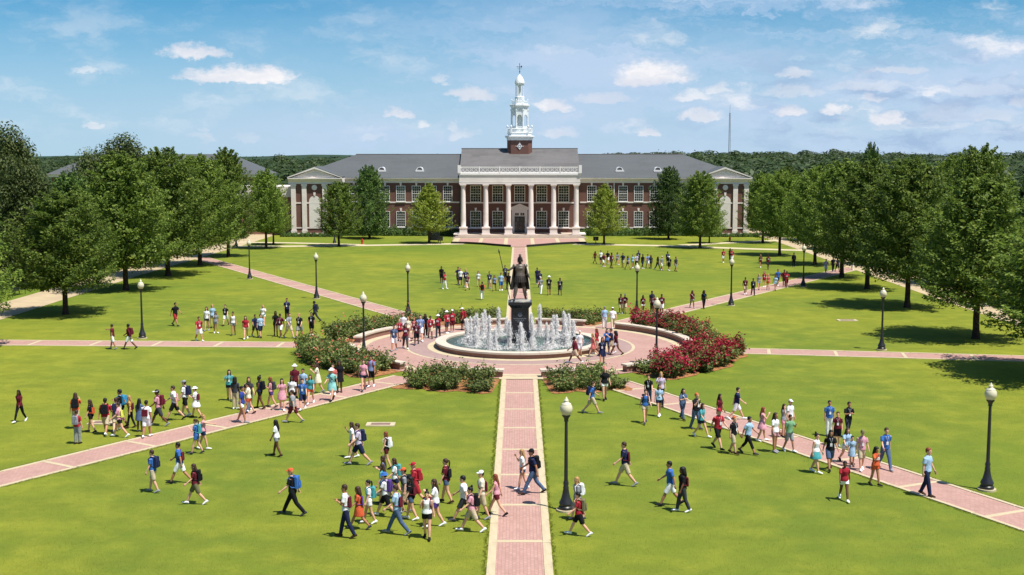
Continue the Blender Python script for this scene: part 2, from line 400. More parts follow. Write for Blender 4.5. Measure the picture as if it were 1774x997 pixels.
def path(name, p0, p1, w, brd, band, first, bw=0.22, z=0.008, slab_len=2.1, mat='paver', jit=0.0):
    p0, p1 = Vector((*p0, 0)), Vector((*p1, 0)); d = p1 - p0; Lg = d.length; ang = math.atan2(d.y, d.x)
    me = D.meshes.new(name); me.from_pydata([(0, -w / 2, 0), (Lg, -w / 2, 0), (Lg, w / 2, 0), (0, w / 2, 0)], [], [(0, 1, 2, 3)]); me.materials.append(M[mat])
    o = tag(put(name, me, None, (p0.x, p0.y, z), ang), kind='structure')
    n = max(1, round(Lg / slab_len)); sl = Lg / n
    for i in range(n):
        for s in (-1, 1):
            slab('kerb_slab', 'concrete', o, (i + .5) * sl, s * (w / 2 + brd / 2), -0.005, sl - 0.02, brd, 0.05 + 0.006 * ((i * 7 + s) % 3))
    x = first
    while x < Lg - 0.3:
        slab('cross_band', 'concrete', o, x, 0, -0.008, bw, w - 0.01, 0.04); x += band
    return o
path('front_path', (0.0, 69.3), (-0.05, 20), 1.5, 0.27, 4.25, 4.35)
path('rear_path', (0.0, 92.6), (0.15, 170.4), 1.5, 0.27, 4.25, 3.0)
path('southwest_path', (-6.35, 69.6), (-24.5, 40.6), 1.75, 0.18, 4.3, 2.2, z=0.012)
path('southeast_path', (5.2, 68.0), (21.5, 33.6), 1.9, 0.17, 4.3, 2.2, z=0.012)
path('northwest_path', (-5.6, 90.4), (-39.6, 152.6), 1.8, 0.18, 4.3, 3.2, z=0.012)
path('northeast_path', (6.3, 90.0), (38.2, 139.6), 1.9, 0.18, 4.3, 3.2, z=0.012)
path('west_path', (-10.6, 81.5), (-40.2, 82.8), 2.0, 0.2, 4.2, 1.2, z=0.012)
path('east_path', (10.8, 79.9), (37.0, 75.3), 2.0, 0.2, 4.2, 1.2, z=0.012)
def ribbon(name, pts, w, z, mat):
    P = [Vector((*p, 0)) for p in pts]; Lf, Rt = [], []
    for i, p in enumerate(P):
        t = (P[min(i + 1, len(P) - 1)] - P[max(i - 1, 0)]).normalized(); nn = Vector((-t.y, t.x, 0))
        ww = w[i] if isinstance(w, list) else w
        Lf.append(p + nn * ww / 2); Rt.append(p - nn * ww / 2)
    me = D.meshes.new(name); n = len(P)
    me.from_pydata([(q.x, q.y, z) for q in Lf + Rt], [], [(i + n, i + n + 1, i + 1, i) for i in range(n - 1)]); me.materials.append(M[mat])
    return tag(put(name, me), kind='structure')
ribbon('west_walk', [(-42.2, 40), (-42.2, 90), (-42.3, 130), (-41.5, 160), (-41.0, 178), (-41, 215)], 4.4, 0.016, 'tan_path')
ribbon('east_walk', [(39.3, 40), (39.3, 110), (39.6, 140), (40.2, 175), (40.5, 215)], 4.6, 0.016, 'tan_path')
ribbon('hall_walk', [(-41, 171.6), (-33, 171.8), (-22, 173.6), (-9.2, 176.8), (-8, 177.2)], 2.6, 0.020, 'pale_path')
ribbon('hall_walk', [(8, 176.4), (9.2, 176.0), (20, 173.4), (32, 167.2), (40, 164)], 2.6, 0.020, 'pale_path')
ribbon('upper_walk', [(23, 174.2), (35, 182), (48, 190)], 2.2, 0.024, 'pale_path')
ribbon('upper_walk', [(-22, 174.8), (-33, 178.6), (-41, 180)], 2.0, 0.024, 'pale_path')
# plaza disc and its rings
def ring_pts(c, r, n=96, a0=0., a1=360.):
    return [(c[0] + r * math.cos(R(a0 + (a1 - a0) * i / n)), c[1] + r * math.sin(R(a0 + (a1 - a0) * i / n))) for i in range(n + (a1 - a0 < 359.9))]
def ring_sheet(name, c, r0, r1, z, mat, parent=None, a0=0., a1=360., n=96):
    A, B = ring_pts(c, r0, n, a0, a1), ring_pts(c, r1, n, a0, a1); k = len(A); full = a1 - a0 > 359.9
    me = D.meshes.new(name)
    me.from_pydata([(x, y, z) for x, y in A + B], [], [(i, i + k, (i + 1) % k + k, (i + 1) % k) for i in range(k if full else k - 1)]); me.materials.append(M[mat])
    return tag(put(name, me, parent), kind=None if parent else 'structure')
plaza = sheet('plaza', ring_pts(PC, 11.6), 0.028, 'paver')
ring_sheet('edge_band', PC, 10.25, 10.85, 0.034, 'concrete', plaza)
ring_sheet('inner_band', FC, 5.5, 6.15, 0.034, 'concrete', plaza)
ring_sheet('dark_band', FC, 6.17, 7.4, 0.032, 'paver_dark', plaza)
ring_sheet('line_band', FC, 7.42, 7.62, 0.034, 'concrete', plaza)
for a in (270, 90):
    t = sheet('threshold_band', [(PC[0] - 1.25, PC[1] + (-11.9 if a == 270 else 11.0)), (PC[0] + 1.25, PC[1] + (-11.9 if a == 270 else 11.0)), (PC[0] + 1.25, PC[1] + (-11.0 if a == 270 else 11.9)), (PC[0] - 1.25, PC[1] + (-11.0 if a == 270 else 11.9))], 0.040, 'concrete', None, plaza)
# curved seat walls: brick body and separate cap stones
WALLS = [('northwest', 124, 171), ('northeast', 10 - 9, 51), ('southeast', 303, 345), ('southwest', 189, 231), ('south-southwest', 248, 264.5), ('south-southeast', 276, 290), ('north-northwest', 96, 112), ('north-northeast', 65, 84)]
def arc_block(m, c, r0, r1, z0, z1, a0, a1, n):
    rings = []
    for i in range(n + 1):
        a = R(a0 + (a1 - a0) * i / n); ca, sa = math.cos(a), math.sin(a)
        rings.append([(c[0] + r * ca, c[1] + r * sa, z) for r, z in ((r0, z0), (r1, z0), (r1, z1), (r0, z1))])
    return m.loft(rings)
for nm, a0, a1 in WALLS:
    w = empty('seat_wall', (PC[0] + 11.2 * math.cos(R((a0 + a1) / 2)), PC[1] + 11.2 * math.sin(R((a0 + a1) / 2)), 0),
              label='low curved brick seat wall with pale cap on the %s side of the fountain plaza' % nm, category='wall', group='seat walls around the fountain plaza')
    wc = (PC[0] - w.location.x, PC[1] - w.location.y)
    rr = 10.95
    n = max(4, int((a1 - a0) / 3))
    arc_block(MB(), wc, rr, rr + 0.42, -0.05, 0.36, a0, a1, n).build('brick_body', 'wall_brick', w)
    k = max(2, round((a1 - a0) / 6.5)); st = (a1 - a0 + 1.0) / k
    for i in range(k):
        b0 = a0 - 0.5 + i * st
        arc_block(MB(), wc, rr - 0.07, rr + 0.49, 0.362, 0.47, b0 + 0.05, b0 + st - 0.05, 4).build('cap_stone', 'cap_stone', w)
# planting beds of pine straw behind the walls
BEDS = [('northwest', 128, 169, 11.42, 13.8, 'coral', 19), ('southwest', 187, 233, 11.42, 14.5, 'coral', 30), ('south-southwest', 243.5, 264.3, 11.9, 16.0, 'pale', 15), ('south-southeast', 275.7, 292.5, 11.9, 16.0, 'pale', 13),
        ('southeast', 304, 350, 11.42, 14.5, 'crimson', 30), ('northeast', 6, 50, 11.42, 13.9, 'crimson', 20), ('north-northwest', 96, 119, 11.42, 14.3, 'pale', 13), ('north-northeast', 62, 84, 11.42, 14.2, 'pale', 12)]
for nm, a0, a1, r0, r1, fl, nb in BEDS:
    me = D.meshes.new('mulch_bed'); vs = []; fs = []; na, nr = 28, 7
    for i in range(na + 1):
        for j in range(nr + 1):
            a = R(a0 + (a1 - a0) * i / na); r = r0 + (r1 - r0 + 0.22 * math.sin(i * .55) + .1 * math.sin(i * 1.3)) * j / nr
            edge = min(i, na - i, 3) / 3 * min(j, nr - j, 2) / 2
            vs.append((PC[0] + r * math.cos(a), PC[1] + r * math.sin(a), 0.022 + edge * (0.07 + 0.05 * random.random())))
    for i in range(na):
        for j in range(nr):
            q = i * (nr + 1) + j; fs.append((q, q + nr + 1, q + nr + 2, q + 1))
    me.from_pydata(vs, [], fs); me.materials.append(M['mulch'])
    tag(put('mulch_bed', me), kind='structure')

# ---------------------------------------------------------------- fountain
fo = empty('fountain', (*FC, 0), label='round brick fountain basin with pale rim and ring of white water jets', category='fountain')
MB().loft([[(r * math.cos(2 * PI * j / 96), r * math.sin(2 * PI * j / 96), z) for j in range(96)] for r, z in ((5.5, 0.0), (5.5, 0.30), (4.98, 0.30), (4.98, 0.02))], cap=False).build('basin_wall', 'wall_brick', fo)
for i in range(28):
    a0 = i * 360 / 28
    arc_block(MB(), (0, 0), 4.92, 5.62, 0.302, 0.42, a0 + 0.08, a0 + 360 / 28 - 0.08, 5).build('rim_stone', 'cap_stone', fo)
bm_ = MB(); bm_.loft([[(r * math.cos(2 * PI * j / 64), r * math.sin(2 * PI * j / 64), 0.03) for j in range(64)] for r in (5.0, 0.5)], cap=False)
bm_.build('basin_floor', 'granite_ledge', fo)
NW_ = 72; rng = np.random.default_rng(3)
rr = np.linspace(0.0, 4.97, 26); aa = np.linspace(0, 2 * PI, NW_, endpoint=False)
Rg, Ag = np.meshgrid(rr, aa, indexing='ij')
wz = 0.27 + 0.02 * np.sin(Rg * 5 + 2 * np.sin(Ag * 3)) + rng.normal(0, 0.010, Rg.shape) * (Rg < 4.2)
wvt = np.stack([Rg * np.cos(Ag), Rg * np.sin(Ag), wz], -1).reshape(-1, 3)
q = np.array([(i * NW_ + j, (i + 1) * NW_ + j, (i + 1) * NW_ + (j + 1) % NW_, i * NW_ + (j + 1) % NW_) for i in range(25) for j in range(NW_)])
wo = put('water_surface', np_mesh('water_surface', wvt, q, ['water']), fo); wo.data.polygons.foreach_set('use_smooth', [True] * len(wo.data.polygons))
def jet_mesh(seed, h):
    """a foaming column: a ragged core and thousands of drops thrown up and falling back"""
    g = np.random.default_rng(seed); n = 3400
    t = g.random(n) ** 0.85; z = t * h
    sp = 0.06 + 0.27 * (1 - t) ** 1.2 * (0.6 + 0.4 * np.sin(t * 9 + seed))
    ang = g.random(n) * 2 * PI; rad = np.abs(g.normal(0, 1, n)) * sp * 0.75
    c = np.stack([rad * np.cos(ang), rad * np.sin(ang), z + g.normal(0, 0.05, n)], 1)
    s = g.uniform(0.007, 0.021, n) * (1.25 - 0.5 * t); el_ = g.uniform(1.5, 4.0, n)
    # splash near the foot
    k = 420; a2 = g.random(k) * 2 * PI; r2 = np.abs(g.normal(0, 0.34, k))
    c2 = np.stack([r2 * np.cos(a2), r2 * np.sin(a2), np.abs(g.normal(0.02, 0.10, k))], 1)
    c = np.concatenate([c, c2]); s = np.concatenate([s, g.uniform(0.012, 0.034, k)]); el_ = np.concatenate([el_, g.uniform(0.5, 1.2, k)])
    o = np.array([(1, 0, 0), (-.5, .87, 0), (-.5, -.87, 0), (0, 0, 1), (0, 0, -1)], float)
    V = c[:, None, :] + o[None] * s[:, None, None] * np.stack([np.ones_like(el_), np.ones_like(el_), el_], 1)[:, None, :]
    f = np.array([(0, 1, 3), (1, 2, 3), (2, 0, 3), (1, 0, 4), (2, 1, 4), (0, 2, 4)])
    Fc = (np.arange(len(c))[:, None, None] * 5 + f[None]).reshape(-1, 3)
    V = V.reshape(-1, 3)
    # core column
    m = MB(); prof = []
    for i in range(15):
        u = i / 14; prof.append((max(0.010, (0.10 * (1 - u) ** 0.8 + 0.032) * (1 + 0.22 * math.sin(i * 2.3 + seed))), u * h * 0.97))
    m.lathe(prof, 10); tri = []
    for fc in m.f:
        tri += [(fc[0], fc[j], fc[j + 1]) for j in range(1, len(fc) - 1)]
    return np_mesh('water_jet', np.concatenate([np.array(m.v), V]), np.concatenate([np.array(tri), Fc + len(m.v)]), ['spray'])
JM = [jet_mesh(i, h) for i, h in enumerate((1.95, 1.6, 1.8, 1.4))]
for i in range(26):
    a = R(i * 360 / 26 + 8); r = 3.55 if i % 2 else 3.05
    tag(put('water_jet', JM[i % 4], fo, (r * math.cos(a), r * math.sin(a), 0.27), a * 3, (1.0, 1.0, (0.92, 1.04, 0.85, 1.0, 1.1)[i % 5])), kind='stuff')
tag(put('water_jet', JM[3], fo, (0.05, -1.25, 0.27), 0.4, (1.2, 1.2, 1.0)), kind='stuff')
# foam rafts on the water around the jets
g = np.random.default_rng(5); n = 1500
jk = g.integers(0, 26, n); ja = np.radians(jk * 360 / 26 + 8); jr = np.where(jk % 2 == 1, 3.55, 3.05); ox, oy = g.normal(0, .30, n), g.normal(0, .30, n); fx, fy = jr * np.cos(ja) + ox, jr * np.sin(ja) + oy
fr = np.hypot(fx, fy); fa = np.arctan2(fy, fx); fs_ = g.uniform(0.03, 0.09, n)
cen = np.stack([fr * np.cos(fa), fr * np.sin(fa), np.full(n, 0.305) + g.random(n) * 0.02], 1)
an = g.random(n) * PI; dx = np.stack([np.cos(an), np.sin(an), np.zeros(n)], 1) * fs_[:, None]; dy = np.stack([-np.sin(an), np.cos(an), np.zeros(n)], 1) * fs_[:, None] * 0.6
V = np.stack([cen - dx, cen - dy, cen + dx, cen + dy], 1).reshape(-1, 3)
tag(put('foam', np_mesh('foam', V, np.arange(4 * n).reshape(n, 4), ['spray']), fo), kind='stuff')

# ---------------------------------------------------------------- pedestal and statue
pe = empty('pedestal', (*FC, 0), label='tall dark polished granite pedestal standing in the middle of the fountain', category='pedestal')
def sqr(a, z, ch=0.0): return [(-a, -a, z), (a, -a, z), (a, a, z), (-a, a, z)]
MB().loft([sqr(0.76, 0.03), sqr(0.76, 0.95), sqr(0.70, 1.0)]).build('plinth', 'granite', pe)
MB().loft([sqr(0.60, 1.0), sqr(0.58, 2.62)]).build('shaft', 'granite', pe)
MB().loft([sqr(0.59, 2.622), sqr(0.74, 2.82), sqr(0.78, 2.83), sqr(0.78, 3.02)]).build('cornice', 'granite', pe)
em = MB(); em.loft([[(r * math.cos(2 * PI * j / 24), y, 2.18 + r * math.sin(2 * PI * j / 24)) for j in range(24)] for r, y in ((0.10, -0.598), (0.10, -0.61), (0.14, -0.61), (0.14, -0.598))], cap=False)
em.box(-0.03, 0.03, -0.612, -0.598, 2.09, 2.27); em.box(-0.16, 0.16, -0.611, -0.598, 2.345, 2.36)
em.build('emblem', 'engraving', pe)
it = MB()
for row, (w_, z_) in enumerate(((0.42, 1.90), (0.30, 1.79), (0.20, 1.68))):
    x = -w_
    while x < w_:
        lw = random.choice((0.022, 0.03, 0.036)); it.box(x, x + lw, -0.612, -0.598, z_, z_ + random.choice((0.05, 0.06, 0.06))); x += lw + random.choice((0.014, 0.014, 0.04))
tag(it.build('inscription', 'engraving', pe), kind='stuff')
# ---------------------------------------------------------------- the hall
HX = 0.2
hall = empty('college_hall', (HX, 191, 0), label='long two-storey brick hall with white columned portico, slate roofs and white cupola', category='building')
HY = 191.0
def hp(mb, name, mat, parent=None, smooth=False):
    """hall coordinates: x from the axis, y metres north of the column line"""
    return mb.build(name, mat, parent or hall, smooth=smooth)
YW, YP = 6.0, 3.2          # wing wall, end pavilion wall
# brick walls: one body for each block
m = MB(); m.box(-36, -9.4, YW, 22, 0, 8.6); hp(m, 'west_wing_wall', 'brick')
m = MB(); m.box(9.4, 36, YW, 22, 0, 8.6); hp(m, 'east_wing_wall', 'brick')
m = MB(); m.box(-9.39, 9.39, YW - 0.6, 22.4, 0, 9.7); hp(m, 'central_wall', 'brick')
for s in (-1, 1):
    m = MB(); m.box(min(s * 28.15, s * 35.9), max(s * 28.15, s * 35.9), YP, YW - .01, 0, 8.45); hp(m, 'pavilion_wall', 'brick')
# horizontal trim: plinth, water table, belt course, cornice
def strip(x0, x1, y, z0, z1, d, name, mat='limestone'):
    m = MB(); m.box(x0, x1, y - d, y + 0.05, z0, z1); hp(m, name, mat)
for s in (-1, 1):
    a, b = sorted((s * 9.6, s * 28.1))
    strip(a, b, YW, 1.06, 1.26, .10, 'water_table'); strip(a, b, YW, 5.10, 5.32, .08, 'belt_course')
    m = MB(); m.prism([(YW + .05, 8.3), (YW - .12, 8.3), (YW - .12, 8.62), (YW - .40, 8.80), (YW - .40, 8.88), (YW - .60, 9.0), (YW - .60, 9.12), (YW + .05, 9.12)], 'x', a, b); hp(m, 'cornice', 'stucco')
    a, b = sorted((s * 28.2, s * 35.85))
    strip(a, b, YP, 0, .48, .22, 'plinth'); strip(a, b, YP, 1.20, 1.38, .08, 'water_table'); strip(a, b, YP, 5.10, 5.30, .07, 'belt_course')
    a, b = sorted((s * 27.75, s * 36.3))
    m = MB(); m.prism([(YW, 8.20), (YP - .14, 8.20), (YP - .14, 8.55), (YP - .40, 8.72), (YP - .40, 8.85), (YP - .62, 8.98), (YP - .62, 9.12), (YW, 9.12)], 'x', a, b); hp(m, 'cornice', 'stucco')
    # pilasters
    for px in (28.9, 30.6, 33.8, 35.5):
        m = MB(); q = s * px
        m.box(q - .36, q + .36, YP - .20, YP, .48, 8.2); m.box(q - .45, q + .45, YP - .28, YP, .482, .92); m.box(q - .45, q + .45, YP - .27, YP, 7.86, 8.19); hp(m, 'pilaster', 'limestone')
    # blind arch and round medallion in the pavilion face
    cx = s * 32.2; w = .88
    pts = [(cx - w, 1.40), (cx + w, 1.40)] + [(cx + w * math.cos(PI * j / 14), 5.45 + w * math.sin(PI * j / 14)) for j in range(15)]
    m = MB(); m.prism(pts, 'y', YP - .06, YP + .02); hp(m, 'arched_niche', 'stucco')
    m = MB(); m.prism([(cx - .12, 6.35), (cx + .12, 6.35), (cx + .19, 6.85), (cx - .19, 6.85)], 'y', YP - .14, YP); hp(m, 'keystone', 'limestone')
    m = MB(); m.prism([(cx + .42 * math.cos(2 * PI * j / 24), 7.62 + .42 * math.sin(2 * PI * j / 24)) for j in range(24)], 'y', YP - .12, YP); o = hp(m, 'medallion', 'limestone')
    m = MB(); m.prism([(cx + .24 * math.cos(2 * PI * j / 20), 7.62 + .24 * math.sin(2 * PI * j / 20)) for j in range(20)], 'y', YP - .15, YP - .121); hp(m, 'medallion_face', 'stucco', o)
    # pediment: raking cornice round a slate tympanum (a shed of slate behind the rake)
    cx = s * 32.05; hw = 4.28; zb, za = 9.122, 10.85
    m = MB(); m.prism([(cx - hw + .5, zb), (cx + hw - .5, zb), (cx, za - .32)], 'y', YP - .30, YP + 3.0); hp(m, 'tympanum', 'limestone')
    m = MB()
    for q in (-1, 1): m.prism([(cx + q * hw, zb), (cx + q * hw, zb + .16), (cx + q * .0, za + .02), (cx, za - .30)] if q > 0 else [(cx, za - .30), (cx, za + .02), (cx - hw, zb + .16), (cx - hw, zb)], 'y', YP - .62, YP - .28)
    hp(m, 'raking_cornice', 'stucco')
    m = MB()
    for q in (-1, 1):
        m.add([(cx, YP - .64, za + .06), (cx + q * (hw + .05), YP - .64, zb + .18), (cx + q * (hw + .05), YP + 6.5, zb + .18), (cx, YP + 6.5, za + .06)], [(0, 1, 2, 3)])
    hp(m, 'pavilion_roof', 'slate')
    # wing roof: hipped at the outer end
    xi, xo, xr = s * 9.0, s * 36.35, s * 27.0
    ye, yr, yb = YW - .62, 14.0, 22.6
    m = MB(); m.add([(xi, ye, 9.125), (xo, ye, 9.125), (xr, yr, 12.78), (xi, yr, 12.78), (xi, yb, 9.125), (xo, yb, 9.125)], [(0, 1, 2, 3), (1, 5, 2), (5, 4, 3, 2), (0, 3, 4), (0, 4, 5, 1)]); hp(m, 'wing_roof', 'slate')
    m = MB(); m.tube([(xi, yr, 12.80), (xr, yr, 12.80)], .09, 6); hp(m, 'ridge_cap', 'slate_worn')
    # eyebrow vents
    for vx in (16.0, 22.1):
        q = s * vx; yv = ye + 2.3; zv = 9.125 + 2.3 * (12.78 - 9.125) / (yr - ye)
        v = MB(); v.box(q - .68, q + .68, yv - .30, yv + .05, zv - .06, zv + .20); vo = hp(v, 'roof_vent', 'white_paint')
        v = MB(); n = 10; r0 = [(q + .55 * math.cos(PI * j / n), zv + .18 + .52 * math.sin(PI * j / n)) for j in range(n + 1)]; r1 = [(q + .44 * math.cos(PI * j / n), zv + .18 + .42 * math.sin(PI * j / n)) for j in range(n, -1, -1)]
        for j in range(n): v.prism([r0[j], r0[j + 1], r1[n - j - 1], r1[n - j]], 'y', yv - .10, yv + 1.6)
        hp(v, 'hood', 'copper_white', vo)
        v = MB(); v.prism(r1[::-1], 'y', yv - .02, yv + .8); hp(v, 'louvre', 'slate_worn', vo)
    m = MB(); q = s * 15.0; m.tube([(q, YW - .09, 8.3), (q, YW - .09, .2)], .07, 6); hp(m, 'downpipe', 'white_paint')
# central roof with its gable ends
m = MB(); m.add([(-9.55, 5.0, 9.75), (9.55, 5.0, 9.75), (9.55, 14.2, 13.72), (-9.55, 14.2, 13.72), (-9.55, 23.2, 9.75), (9.55, 23.2, 9.75)], [(0, 1, 2, 3), (3, 2, 5, 4)]); hp(m, 'central_roof', 'slate_worn')
for s in (-1, 1):
    m = MB(); m.prism([(5.3, 9.7), (22.9, 9.7), (14.2, 13.55)], 'x', s * 9.4 - .02, s * 9.4 + .02); hp(m, 'gable_wall', 'brick')
m = MB(); m.tube([(-9.6, 14.2, 13.74), (9.6, 14.2, 13.74)], .10, 6); hp(m, 'ridge_cap', 'slate')
# windows: a white frame with glass and glazing bars
def window_meshes(w, h):
    f = .085; m = MB()
    m.box(-w / 2, -w / 2 + f, -.07, .03, 0, h); m.box(w / 2 - f, w / 2, -.07, .03, 0, h); m.box(-w / 2 + f, w / 2 - f, -.07, .03, h - f, h); m.box(-w / 2 - .06, w / 2 + .06, -.16, .03, -.11, -.002); m.box(-w / 2 + f, w / 2 - f, -.07, .03, 0, f * .8)
    fr = m.mesh('window', 'white_paint')
    m = MB(); m.box(-w / 2 + f, w / 2 - f, -.012, .012, f * .8, h - f); gl = m.mesh('pane', 'glass')
    m = MB(); iw, ih = w - 2 * f, h - f * 1.8; t = .015
    for i in (1, 2, 3): x = -iw / 2 + iw * i / 4; m.box(x - t, x + t, -.040, -.013, f * .8, h - f)
    for i in (1, 2, 4, 5): z = f * .8 + ih * i / 6; m.box(-iw / 2, iw / 2, -.036, -.0135, z - t, z + t)
    z = f * .8 + ih / 2; m.box(-iw / 2, iw / 2, -.060, -.014, z - .035, z + .035)
    return fr, gl, m.mesh('glazing_bar', 'white_paint')
WM = {'wing': window_meshes(1.46, 2.50), 'porch': window_meshes(1.72, 2.62)}
def window(kind, x, y, z, key=True, parent=None):
    fr, gl, gb = WM[kind]; w = put('window', fr, parent or hall, (x, y, z)); put('pane', gl, w, (0, 0, 0)); put('glazing_bar', gb, w, (0, 0, 0))
    if key:
        h = 2.5 if kind == 'wing' else 2.62
        m = MB(); m.prism([(x - .11, z + h + .01), (x + .11, z + h + .01), (x + .17, z + h + .50), (x - .17, z + h + .50)], 'y', y - .13, y + .02); m.build('keystone', 'limestone', parent or hall)
for s in (-1, 1):
    for i in range(7):
        x = s * (11.45 + 2.49 * i)
        window('wing', x, YW - .03, 5.34); window('wing', x, YW - .03, 1.28)
# portico
YB = YW - 0.6
strip(-9.2, 9.2, YB, 1.02, 1.22, .08, 'water_table'); strip(-9.2, 9.2, YB, 5.06, 5.26, .07, 'belt_course')
for i in range(5):
    x = (i - 2) * 3.49
    window('porch', x, YB - .03, 5.28, key=False)
    if i != 2: window('porch', x, YB - .03, 1.24)
for i in range(6):
    x = -8.72 + 3.488 * i
    m = MB(); pr = [(.44, 1.62), (.44, 1.70), (.395, 1.78), (.40, 2.6), (.39, 4.0), (.37, 5.6), (.345, 7.55), (.345, 7.62), (.385, 7.66), (.345, 7.70), (.345, 7.82), (.42, 7.95), (.46, 8.04)]
    m.lathe(pr, 20, (x, 0)); m.box(x - .48, x + .48, -.48, .48, 8.041, 8.22)
    me = m.mesh('column', 'limestone'); me.polygons.foreach_set('use_smooth', [True] * len(me.polygons)); me.set_sharp_from_angle(angle=R(35)); col = put('column', me, hall)
    m = MB(); m.box(x - .56, x + .56, -.56, .56, .44, 1.50); m.box(x - .64, x + .64, -.64, .64, .43, .66); m.box(x - .64, x + .64, -.64, .64, 1.44, 1.618); hp(m, 'column_pedestal', 'limestone', col)
m = MB(); m.box(-9.32, 9.32, -.46, .46, 8.222, 8.55); m.box(-9.34, 9.34, -.475, .50, 8.55, 8.62); m.box(-9.30, 9.30, -.44, .44, 8.62, 9.50); hp(m, 'entablature', 'stucco')
m = MB(); m.box(-9.36, 9.36, -.50, 5.2, 9.50, 9.66); m.box(-9.42, 9.42, -.56, 5.2, 9.66, 9.93); hp(m, 'portico_cornice', 'white_paint')
for s in (-1, 1):
    a, b = sorted((s * 8.9, s * 9.32)); m = MB(); m.box(a, b, .47, YB, 8.222, 9.49); hp(m, 'entablature', 'stucco')
m = MB(); m.box(-8.88, 8.88, .47, YB, 8.40, 8.52); hp(m, 'portico_ceiling', 'white_paint')
# lattice balustrade above the portico
for i in range(7):
    x = -9.3 + 3.1 * i; m = MB(); e = .22 if i in (0, 6) else .10; m.box(x - e, x + e, -.46 - e, -.46 + e, 9.93, 10.95 if e < .2 else 11.15); hp(m, 'balustrade_post', 'white_paint')
    if i < 6:
        a, b = x + .22, x + 2.9; m = MB(); m.box(a - .1, b + .1, -.51, -.41, 10.76, 10.90); m.box(a - .1, b + .1, -.50, -.42, 10.02, 10.12)
        k = 4; st = (b - a) / k
        for j in range(k):
            x0, x1 = a + j * st, a + (j + 1) * st
            for (u0, u1) in ((x0, x1), (x1, x0)):
                d = Vector((u1 - u0, 0, .66)).normalized(); nn = Vector((-d.z, 0, d.x)) * .035
                m.add([(u0 - nn.x, -.49, 10.11 - nn.z), (u1 - nn.x, -.49, 10.77 - nn.z), (u1 + nn.x, -.49, 10.77 + nn.z), (u0 + nn.x, -.49, 10.11 + nn.z), (u0 - nn.x, -.44, 10.11 - nn.z), (u1 - nn.x, -.44, 10.77 - nn.z), (u1 + nn.x, -.44, 10.77 + nn.z), (u0 + nn.x, -.44, 10.11 + nn.z)],
                      [(0, 1, 2, 3), (7, 6, 5, 4), (0, 4, 5, 1), (1, 5, 6, 2), (2, 6, 7, 3), (3, 7, 4, 0)])
        hp(m, 'balustrade_lattice', 'white_paint')
# doorway
m = MB(); m.box(-1.24, -.82, YB - .30, YB, .45, 4.05); m.box(.82, 1.24, YB - .30, YB, .45, 4.05); m.box(-.82, .82, YB - .22, YB, 3.02, 4.05); m.box(-1.38, 1.38, YB - .40, YB, 4.05, 4.30); hp(m, 'door_surround', 'limestone')
m = MB(); m.prism([(-1.46, 4.302), (1.46, 4.302), (1.46, 4.42), (0, 5.02), (-1.46, 4.42)], 'y', YB - .42, YB); hp(m, 'door_pediment', 'limestone')
m = MB(); m.prism([(-.95, 4.44), (.95, 4.44), (0, 4.82)], 'y', YB - .45, YB - .421); hp(m, 'pediment_panel', 'stucco')
for s in (-1, 1):
    a, b = sorted((s * .03, s * .81)); m = MB(); m.box(a, b, YB - .10, YB - .02, .47, 2.98); d = hp(m, 'door', 'granite')
    for r_ in range(3):
        for q in range(2):
            x0 = a + .10 + q * .31; m = MB(); m.box(x0, x0 + .25, YB - .125, YB - .101, .95 + r_ * .64, 1.47 + r_ * .64); hp(m, 'door_pane', 'glass', d)
    m = MB(); m.box(s * .10 - .02, s * .10 + .02, YB - .17, YB - .101, 1.35, 1.75); hp(m, 'handle', 'bronze_light', d)
    for q in range(2):
        x0 = s * .42 - .30 + q * .32; m = MB(); m.box(x0, x0 + .26, YB - .245, YB - .221, 3.15, 3.55); hp(m, 'transom_light', 'glass')
# floor of the portico and its steps
m = MB(); m.box(-9.5, 9.5, -.75, YB, 0, .43); hp(m, 'portico_floor', 'stone_step')
for i in range(3):
    m = MB(); m.box(-9.9 - .3 * i, 9.9 + .3 * i, -1.15 - .42 * i, -.755 - .42 * i if i else -.755, 0, .42 - .13 * (i + 1)); hp(m, 'step', 'stone_step')
for s in (-1, 1):
    a, b = sorted((s * 9.2, s * 10.2)); m = MB(); m.box(a, b, -.70, 3.0, .432, .62); hp(m, 'cheek_block', 'limestone')
# the cupola
CY = 14.3
cu = MB()
def octa(r, z, ph=PI / 8, n=8, c=(0, CY)): return [(c[0] + r * math.cos(ph + 2 * PI * j / n), c[1] + r * math.sin(ph + 2 * PI * j / n), z) for j in range(n)]
def chsq(a, z, ch): return [(-a + ch, CY - a, z), (a - ch, CY - a, z), (a, CY - a + ch, z), (a, CY + a - ch, z), (a - ch, CY + a, z), (-a + ch, CY + a, z), (-a, CY + a - ch, z), (-a, CY - a + ch, z)]
cu.loft([chsq(2.05, 11.0, .62), chsq(2.05, 15.1, .62)]); cup = hp(cu, 'cupola', 'brick')
m = MB(); m.loft([chsq(2.12, 12.78, .62), chsq(2.12, 13.0, .62)]); hp(m, 'base_band', 'brick', cup)
m = MB(); m.loft([chsq(2.10, 15.1, .62), chsq(2.14, 15.45, .62), chsq(2.40, 15.62, .68), chsq(2.40, 15.85, .68), chsq(2.0, 15.9, .6), chsq(1.95, 16.1, .6)]); hp(m, 'base_cornice', 'copper_white', cup)
